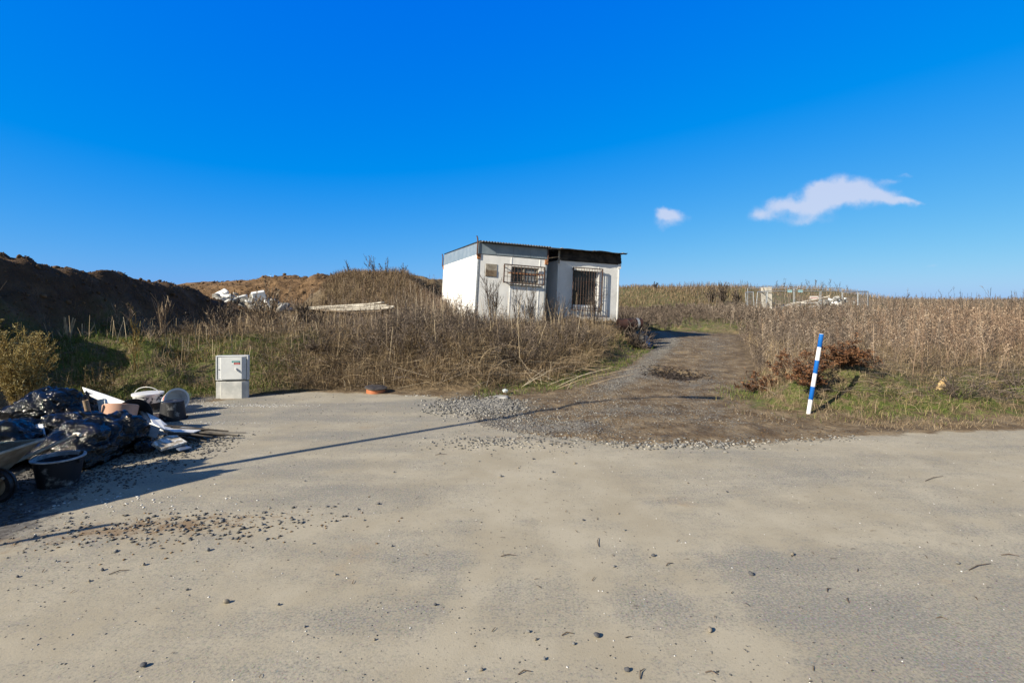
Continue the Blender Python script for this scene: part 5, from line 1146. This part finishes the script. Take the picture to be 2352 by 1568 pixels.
# yellow-leaved bush at the left edge
shrub('leafy_bush', -7.05, 7.35, V_YEL, 'yellow brown leafy bush at the left edge behind the bags', 'bush', leaves=(V_YEL, 7500, .026, .1, 1), n_main=28, h=1.12, spread=.5, lv=3, tw=6, r0=.005)
shrub('leafy_bush', -7.7, 8.0, V_YEL, 'second yellow leafy bush, taller, cut by the left edge', 'bush', leaves=(V_YEL, 4200, .028, .2, 1), n_main=22, h=1.15, spread=.45, lv=3, tw=6, r0=.005)
shrub('leafy_bush', -6.35, 7.9, V_YEL, 'low thin leafy bush just right of the yellow brown one', 'bush', leaves=(V_YEL, 1600, .024, .2, 1), n_main=12, h=.55, spread=.5, lv=3, tw=5, r0=.004)
shrub('seedy_weed', -6.9, 9.4, V_YEL, 'tall seedy weed standing between bush and green slope', 'weed', n_main=5, h=1.0, spread=.2, lv=3, tw=5, r0=.005)
# rust-leaved brambles behind the marker pole
for (x, y, hh, n, lab) in ((4.62, 8.1, .40, 4200, 'rusty leaved bramble directly behind the marker pole'), (5.35, 8.45, .42, 5600, 'wide rusty leaved bramble right of the marker pole'), (4.35, 9.0, .34, 1800, 'small rusty leaved bramble left of the marker pole'), (5.05, 9.2, .40, 3200, 'rusty leaved bramble in the weeds farther behind the pole'), (6.0, 8.8, .36, 2400, 'low rusty bramble at the right end of the row')):
    shrub('rusty_bramble', x, y, V_TWIG, lab, 'bramble', 'rusty brambles behind the marker pole', leaves=(V_RUST, n, .038, .1, 1), n_main=26, h=hh*1.1, spread=2.2, lv=3, tw=6, r0=.004, curve=.6, up=.02)
shrub('brush_heap', 6.75, 7.75, V_TWIG, 'dark heap of cut twigs on the green slope right of the pole', 'brush heap', n_main=26, h=.42, spread=2.2, lv=2, tw=7, r0=.004, curve=.5, up=-.1)
shrub('brush_heap', 8.0, 8.1, V_TWIG, 'brown cut branches by the split stump near the right edge', 'brush heap', n_main=20, h=.55, spread=3.0, lv=2, tw=6, r0=.005, curve=.4, up=-.2)
# plumes and weeds on the crests, against the sky
for (X, Y, d, h, n, lab) in ((800, 630, 22.3, .55, 6, 'dark plumes on the mound crest, leftmost'), (862, 630, 22.3, .85, 7, 'tall feathery plumes leaning left on the mound crest'), (885, 632, 22.4, .6, 6, 'feathery weed clump just right of the tall plumes'), (925, 640, 22.4, .5, 5, 'small clump of weeds on the mound near the cabin'), (968, 645, 22.4, .55, 8, 'bushy weeds on the mound, second from the cabin'), (1000, 650, 22.4, .5, 8, 'bushy weeds on the mound next to the cabin wall')):
    p = PD(X, Y, d); shrub('reed_plume', p.x, p.y, V_TWIG, lab, 'plume', 'weeds along the mound crest', z=H1(p.x, p.y)-.05, n_main=n, h=h, spread=.45, lv=3, tw=7, lean=(-.35 if X < 900 else 0, 0), up=.5, r0=.006, wm=.42)
for (X, d, h, lab) in ((1505, 58, .7, 'bare bush on the slope of the pale mound, left'), (1632, 50, 1.3, 'dark bare bush in front of the pale mound'), (1660, 49, 1.7, 'tallest dark bare bush, beside the fenced plot'), (1690, 48, 1.2, 'bare bush touching the left fence panels')):
    x = (X-1176)/1176*d; shrub('bare_bush', x, d, V_TWIG, lab, 'bush', 'bare bushes before the pale mound', n_main=14, h=h, spread=.6, lv=3, tw=6, r0=.012, wm=.9)
for k, X in enumerate((1785, 1800, 1818, 1840, 1858, 1872, 1888, 1905, 1925, 1945)):
    d = 88; x = (X-1176)/1176*d; shrub('sapling', x, d, V_TWIG, 'thin bare sapling on the far hill crest behind the fenced plot', 'sapling', 'saplings on the far hill crest', n_main=3, h=random.uniform(1.0, 2.0), spread=.4, lv=3, tw=4, r0=.012, wm=.4)
for (X, d, h, lab) in ((2065, 26, 1.9, 'thorny bare sapling rising above the weeds left of the tall ones'), (2040, 27, 1.5, 'short dotted sapling above the weeds'), (2180, 24, 2.0, 'thin upright sapling above the field, left of the tall group'), (2215, 20, 1.9, 'bare sapling above the right field, middle of the group'), (2262, 19, 2.0, 'tallest bare sapling above the right field'), (2300, 18, 1.8, 'forked bare sapling near the right edge'), (2340, 18, 2.05, 'bare sapling cut by the right edge')):
    x = (X-1176)/1176*d; shrub('sapling', x, d, V_TWIG, lab, 'sapling', 'saplings above the right field', n_main=4, h=h*.72, spread=.28, lv=3, tw=4, r0=.007, lean=(.1, 0), wm=.45)
# split stump
def split_stump():
    x, y = 6.72, 8.05; z = H1(x, y)
    r = thing('split_stump', (x, y, z), 'fresh pale split stump end sticking out of the right slope', 'stump', rot=(R(15), R(12), 0))
    MB().tube([(0, 0, -.1), (.01, 0, .08), (.03, .02, .16), (.02, .01, .2)], [.045, .055, .035, .012], 9).build('split_wood', M_LOG, r)
    for k in range(5): a = random.uniform(-1, .6); MB().tube([(.05, 0, .1), (.16, -.03, .06+.05*a), (.26, -.04, -.02+.1*a)], [.014, .010, .004], 6).build('root', M_LOG, r)
split_stump()

# ------------------------------------------------------------------ stones, gravel, clods, litter
def stones(name, x, y, s, mat, label, cat, flat=.55, sink=.25, rlo=0, rhi=1):
    V0, F0 = ICO1; n = len(x); z = H(x, y); nv = len(V0)
    P = V0[None]*(1+RNG.uniform(-.28, .28, (n, nv, 1)))*np.stack([RNG.uniform(.7, 1.3, n), RNG.uniform(.6, 1.1, n), flat*RNG.uniform(.7, 1.2, n)], 1)[:, None, :]
    a = RNG.uniform(0, 6.283, n); ca, sa = np.cos(a)[:, None], np.sin(a)[:, None]; k = s[:, None]/2
    V = np.stack([(P[..., 0]*ca-P[..., 1]*sa)*k+x[:, None], (P[..., 0]*sa+P[..., 1]*ca)*k+y[:, None], P[..., 2]*k+z[:, None]+k*flat*(1-2*sink)], 2).reshape(-1, 3)
    F = ((np.arange(n)*nv)[:, None, None]+F0[None]).reshape(-1, 3)
    o = fastmesh(name, V, F, mat, attrs={'rnd': np.repeat(rlo+(rhi-rlo)*RNG.random(n), nv)}); return tag(o, label, cat, kind='stuff')
def gravel():
    X, Y, S = [], [], []
    def put(n, cx, cy, rx, ry, s0, s1):
        x = cx+RNG.normal(0, rx, n); y = cy+RNG.normal(0, ry, n); X.append(x); Y.append(y); S.append(RNG.uniform(s0, s1, n))
    put(3400, -.5, 8.05, .33, .33, .018, .045); put(450, .2, 7.1, .35, .18, .012, .032); put(120, .9, 6.35, .5, .12, .012, .03)
    put(420, -.05, 5.95, .5, .16, .012, .036); put(260, 2.0, 5.85, .5, .10, .02, .05)
    x = RNG.uniform(-.4, 4.2, 500); X.append(x); Y.append(np.interp(x, [-.43, .4, 1.35, 2.9, 4.2], [6.75, 6.25, 5.88, 5.92, 6.2])+RNG.normal(0, .08, 500)); S.append(RNG.uniform(.012, .034, 500))
    tag(stones('gravel', np.concatenate(X), np.concatenate(Y), np.concatenate(S), V_STONE, 'loose grey gravel where the asphalt meets the dirt track', 'gravel', rlo=.15))
    n = 6500; y = 6.8*(20/6.8)**RNG.random(n); tx = np.interp(y, [5.5, 7, 9, 12, 16, 20, 24], [2.0, 2.1, 2.5, 3.9, 5.6, 7.2, 8]); x = tx+np.where(RNG.random(n) < .5, -.9+RNG.normal(0, .38, n), RNG.uniform(-1.7, 1.7, n))
    k = (sdist(FLAT, x, y) < -.1) & (sdist(ROADP, x, y) > .05); x, y = x[k], y[k]
    stones('track_gravel', x, y, RNG.uniform(.008, .024, len(x))*np.maximum(1, y/13), V_STONE, 'fine grey gravel pressed into the wheel lanes of the track', 'gravel', rlo=.3)
    n = 4000; x = RNG.uniform(-.2, 4.5, n); y = RNG.uniform(5.9, 14, n); k = (sdist(FLAT, x, y) < .1) & (sdist(ROADP, x, y) > .0); x, y = x[k], y[k]
    stones('mud_clods', x, y, RNG.uniform(.008, .026, len(x)), V_CLOD, 'brown mud clods on the dirt track', 'clods', rhi=.6)
    # dark gravel at the foot of the rubbish
    x = RNG.uniform(-5.8, -3.1, 9000); y = RNG.uniform(3.3, 6.3, 9000); k = RNG.random(9000) < sm(.25, -.35, y-(4.15-.75*(x+4.1)*-.6)+fbm(x, y, 2, 3, 3)*.5)*0+sm(-3.45, -4.2, x+.35*(y-4.2)*-1+fbm(x, y, 1.5, 3, 4)*.6)
    stones('heap_gravel', x[k], y[k], RNG.uniform(.009, .030, int(k.sum())), V_STONE, 'dark gravel in the shade below the rubbish bags', 'gravel', rhi=.5)
    # small grit and pebbles all over the road
    x, y = pts(9000, -9, 9, 2.1, 9, lambda x, y: (sdist(ROADP, x, y) < 0)*1.0, .8, .8, persp=1)
    stones('road_grit', x, y, RNG.uniform(.003, .012, len(x))*np.maximum(1, y/5), V_STONE, 'small grit scattered over the dusty road', 'grit', rlo=.0, rhi=.9)
    x, y = pts(1500, -9, 9, 2.1, 9, lambda x, y: (sdist(ROADP, x, y) < 0)*1.0, .5, .8, persp=1)
    stones('road_crumbs', x, y, RNG.uniform(.004, .011, len(x))*np.maximum(1, y/6), V_WHITE, 'pale stone crumbs on the road', 'crumbs')
    # stony patch on the left of the road
    n = 360; x = -2.45+RNG.normal(0, .55, n); y = 3.72+.12*(x+2.45)+RNG.normal(0, .16, n)
    stones('patch_stones', x, y, RNG.uniform(.008, .034, n), V_STONE, 'dark stones gathered in the brown patch on the road', 'stones', rhi=.8)
    stones('patch_clods', x+RNG.normal(0, .3, n), y+RNG.normal(0, .1, n), RNG.uniform(.006, .02, n), V_CLOD, 'brown earth crumbs in the patch on the road', 'clods')
    # litter and plaster flakes near the buckets and the cabinet
    X = []; Y = []
    for (cx, cy, rx, ry, n) in ((PG(575, 932).x, 8.05, .42, .06, 260), (PG(450, 940).x, 7.6, .35, .22, 160), (PG(480, 925).x, 8.2, .3, .15, 110), (PG(1150, 903).x, 8.95, .22, .10, 40), (-1.6, 8.9, .15, .05, 40), (PG(300, 1150).x, 4.25, .5, .12, 90), (PG(470, 965).x, 6.9, .4, .05, 90)):
        X.append(cx+RNG.normal(0, rx, n)); Y.append(cy+RNG.normal(0, ry, n))
    x = np.concatenate(X); y = np.concatenate(Y); stones('plaster_crumbs', x, y, RNG.uniform(.006, .028, len(x)), V_WHITE, 'white plaster crumbs spilled by the cabinet and buckets', 'crumbs', flat=.25)
    x, y = pts(26000, -17, -8.8, 7, 33, lambda x, y: soilmask(x, y)*.8, .5, 1.0, persp=1)
    stones('soil_clods', x, y, RNG.uniform(.012, .05, len(x))*np.where(RNG.random(len(x)) < .05, 3.0, 1)*np.maximum(1, y/20), V_CLOD, 'brown clods covering the spoil heap and soil hill', 'clods', flat=.8, rhi=.75)
    n = 2600; q = RNG.uniform(0, 6.28, n); qr = np.abs(RNG.normal(0, .62, n)); x = 3.66+.40*qr*np.cos(q); y = 11.55+.66*qr*np.sin(q)
    rb = RB(); z = H(x, y); a = RNG.uniform(0, 6.28, n); L_ = RNG.uniform(.03, .10, n)
    rb.rib(A3(x, y, z), A3(x+np.cos(a)*L_*.5, y+np.sin(a)*L_*.5, z+.03), A3(x+np.cos(a)*L_, y+np.sin(a)*L_, z+RNG.uniform(0, .025, n)), np.full(n, .03), np.full(n, .015), 2, rnd=RNG.uniform(0, .12, n))
    tag(rb.obj('leaf_filled_hole', V_TWIG), 'dark wet leaves filling the hole in the middle of the track', 'wet leaves', kind='stuff')
gravel()
def road_stones():
    G = 'single dark stones lying on the road'; proto = []
    for k in range(6):
        V, F = ico(2); V = V*(1+.0)*np.array((1, random.uniform(.6, .9), random.uniform(.45, .65))); p = RNG.normal(0, 1, (7, 3)); p /= np.linalg.norm(p, axis=1)[:, None]
        for q in p: dd = V@q; V = V-q*np.maximum(dd-.55, 0)[:, None]
        V = V+RNG.normal(0, .02, V.shape); me = fastmesh('loose_stone', V*.5, F, [M_STONES[k % 3]]); proto.append(me)
    spots = [(235,1310,.035),(128,1290,.03),(205,1335,.028),(160,1180,.03),(478,1265,.05),(330,1298,.04),(560,1215,.05),(300,1240,.04),(460,1200,.03),(870,1158,.04),(905,1085,.035),(1020,1065,.03),(832,1000,.02),(700,1105,.03),(620,1040,.03),(760,1180,.025),
             (1300,1040,.04),(1320,1065,.045),(1270,1085,.04),(1150,1095,.05),(1190,1075,.03),(1225,1055,.04),(1100,1060,.03),(1240,1100,.03),(1500,1277,.04),(1434,1218,.03),(1630,1450,.05),(1370,1462,.05),(1318,1480,.03),(1820,1275,.05),(1725,1320,.05),(2200,1295,.045),(1580,1110,.03),(1670,1130,.03),(1410,1302,.03),(770,1320,.025),(430,1355,.025),(640,1390,.03),(520,1385,.05),(1000,1390,.03),(1215,1452,.03),(1230,1470,.03),(1440,1540,.04),(1250,1515,.03),(1105,1540,.03),(330,1530,.045),(700,1440,.025),(860,1470,.025),(40,1325,.03),(900,1255,.03),(1105,1200,.02),(1340,1195,.03),(1215,1000,.03),(1420,1180,.03)]
    for k, (X, Y, s) in enumerate(spots):
        p = PG(X, Y); o = proto[k] if k < 6 else proto[k % 6].copy()
        if k >= 6: C.objects.link(o)
        o.location = (p.x, p.y, H1(p.x, p.y)+s*.22); o.scale = (s*.75,)*3; o.rotation_euler = (random.uniform(-.3, .3), random.uniform(-.3, .3), random.uniform(0, 6.28)); tag(o, 'loose dark stone lying alone on the dusty road', 'stone', G)
M_STONES = [simple('stone_dark', (.05, .053, .06), (.12, .12, .13), 30, .85, 0, .3, 60), simple('stone_mid', (.13, .13, .135), (.24, .235, .22), 30, .85, 0, .3, 60), simple('stone_warm', (.16, .14, .115), (.33, .29, .23), 30, .85, 0, .3, 60)]
road_stones()
def twigs():
    G = 'small twigs fallen on the road'
    for (X, Y, L_, a) in ((1375, 1255, .12, 80), (2225, 1310, .22, 20), (2125, 1105, .30, 25), (1000, 1045, .12, 10), (1470, 1560, .07, 60), (2300, 1275, .10, -10), (1620, 1545, .05, -20), (1150, 1278, .10, 5), (1950, 1385, .05, 60), (250, 1320, .10, 30), (1290, 1460, .06, 10), (1530, 1300, .06, 30), (2150, 1420, .05, -20), (1900, 1360, .05, 40), (1190, 1550, .06, 15)):
        p = PG(X, Y); z = H1(p.x, p.y)+.004; c, s = math.cos(R(a)), math.sin(R(a))
        o = MB().tube([(p.x, p.y, z), (p.x+c*L_*.5-s*.01, p.y+s*L_*.5+c*.01, z+.006), (p.x+c*L_, p.y+s*L_, z+.002)], [.0025, .003, .0015], 5).build('twig', M_BARK, None, loc=(p.x, p.y, z)); tag(o, 'small brown twig lying on the dusty road', 'twig', G)
    rb = RB(); x, y = pts(420, -5, 7, 2.1, 6, lambda x, y: np.full(x.shape, .8)*(.3+.7*(x > -.5)), 0, 1, persp=1); z = H(x, y)+.004; n = len(x); a = RNG.uniform(0, 6.28, n); L_ = RNG.uniform(.012, .045, n)
    rb.rib(A3(x, y, z), A3(x+np.cos(a)*L_*.5, y+np.sin(a)*L_*.5, z+.006), A3(x+np.cos(a)*L_, y+np.sin(a)*L_, z+.003), np.full(n, .005), np.full(n, .003), 2, rnd=RNG.uniform(0, .6, n), side=np.tile((0, 0, 1.), (n, 1)))
    tag(rb.obj('dry_leaf_litter', V_DARKSTRAW), 'tiny dry leaf bits blown over the road', 'leaf litter', kind='stuff')
twigs()
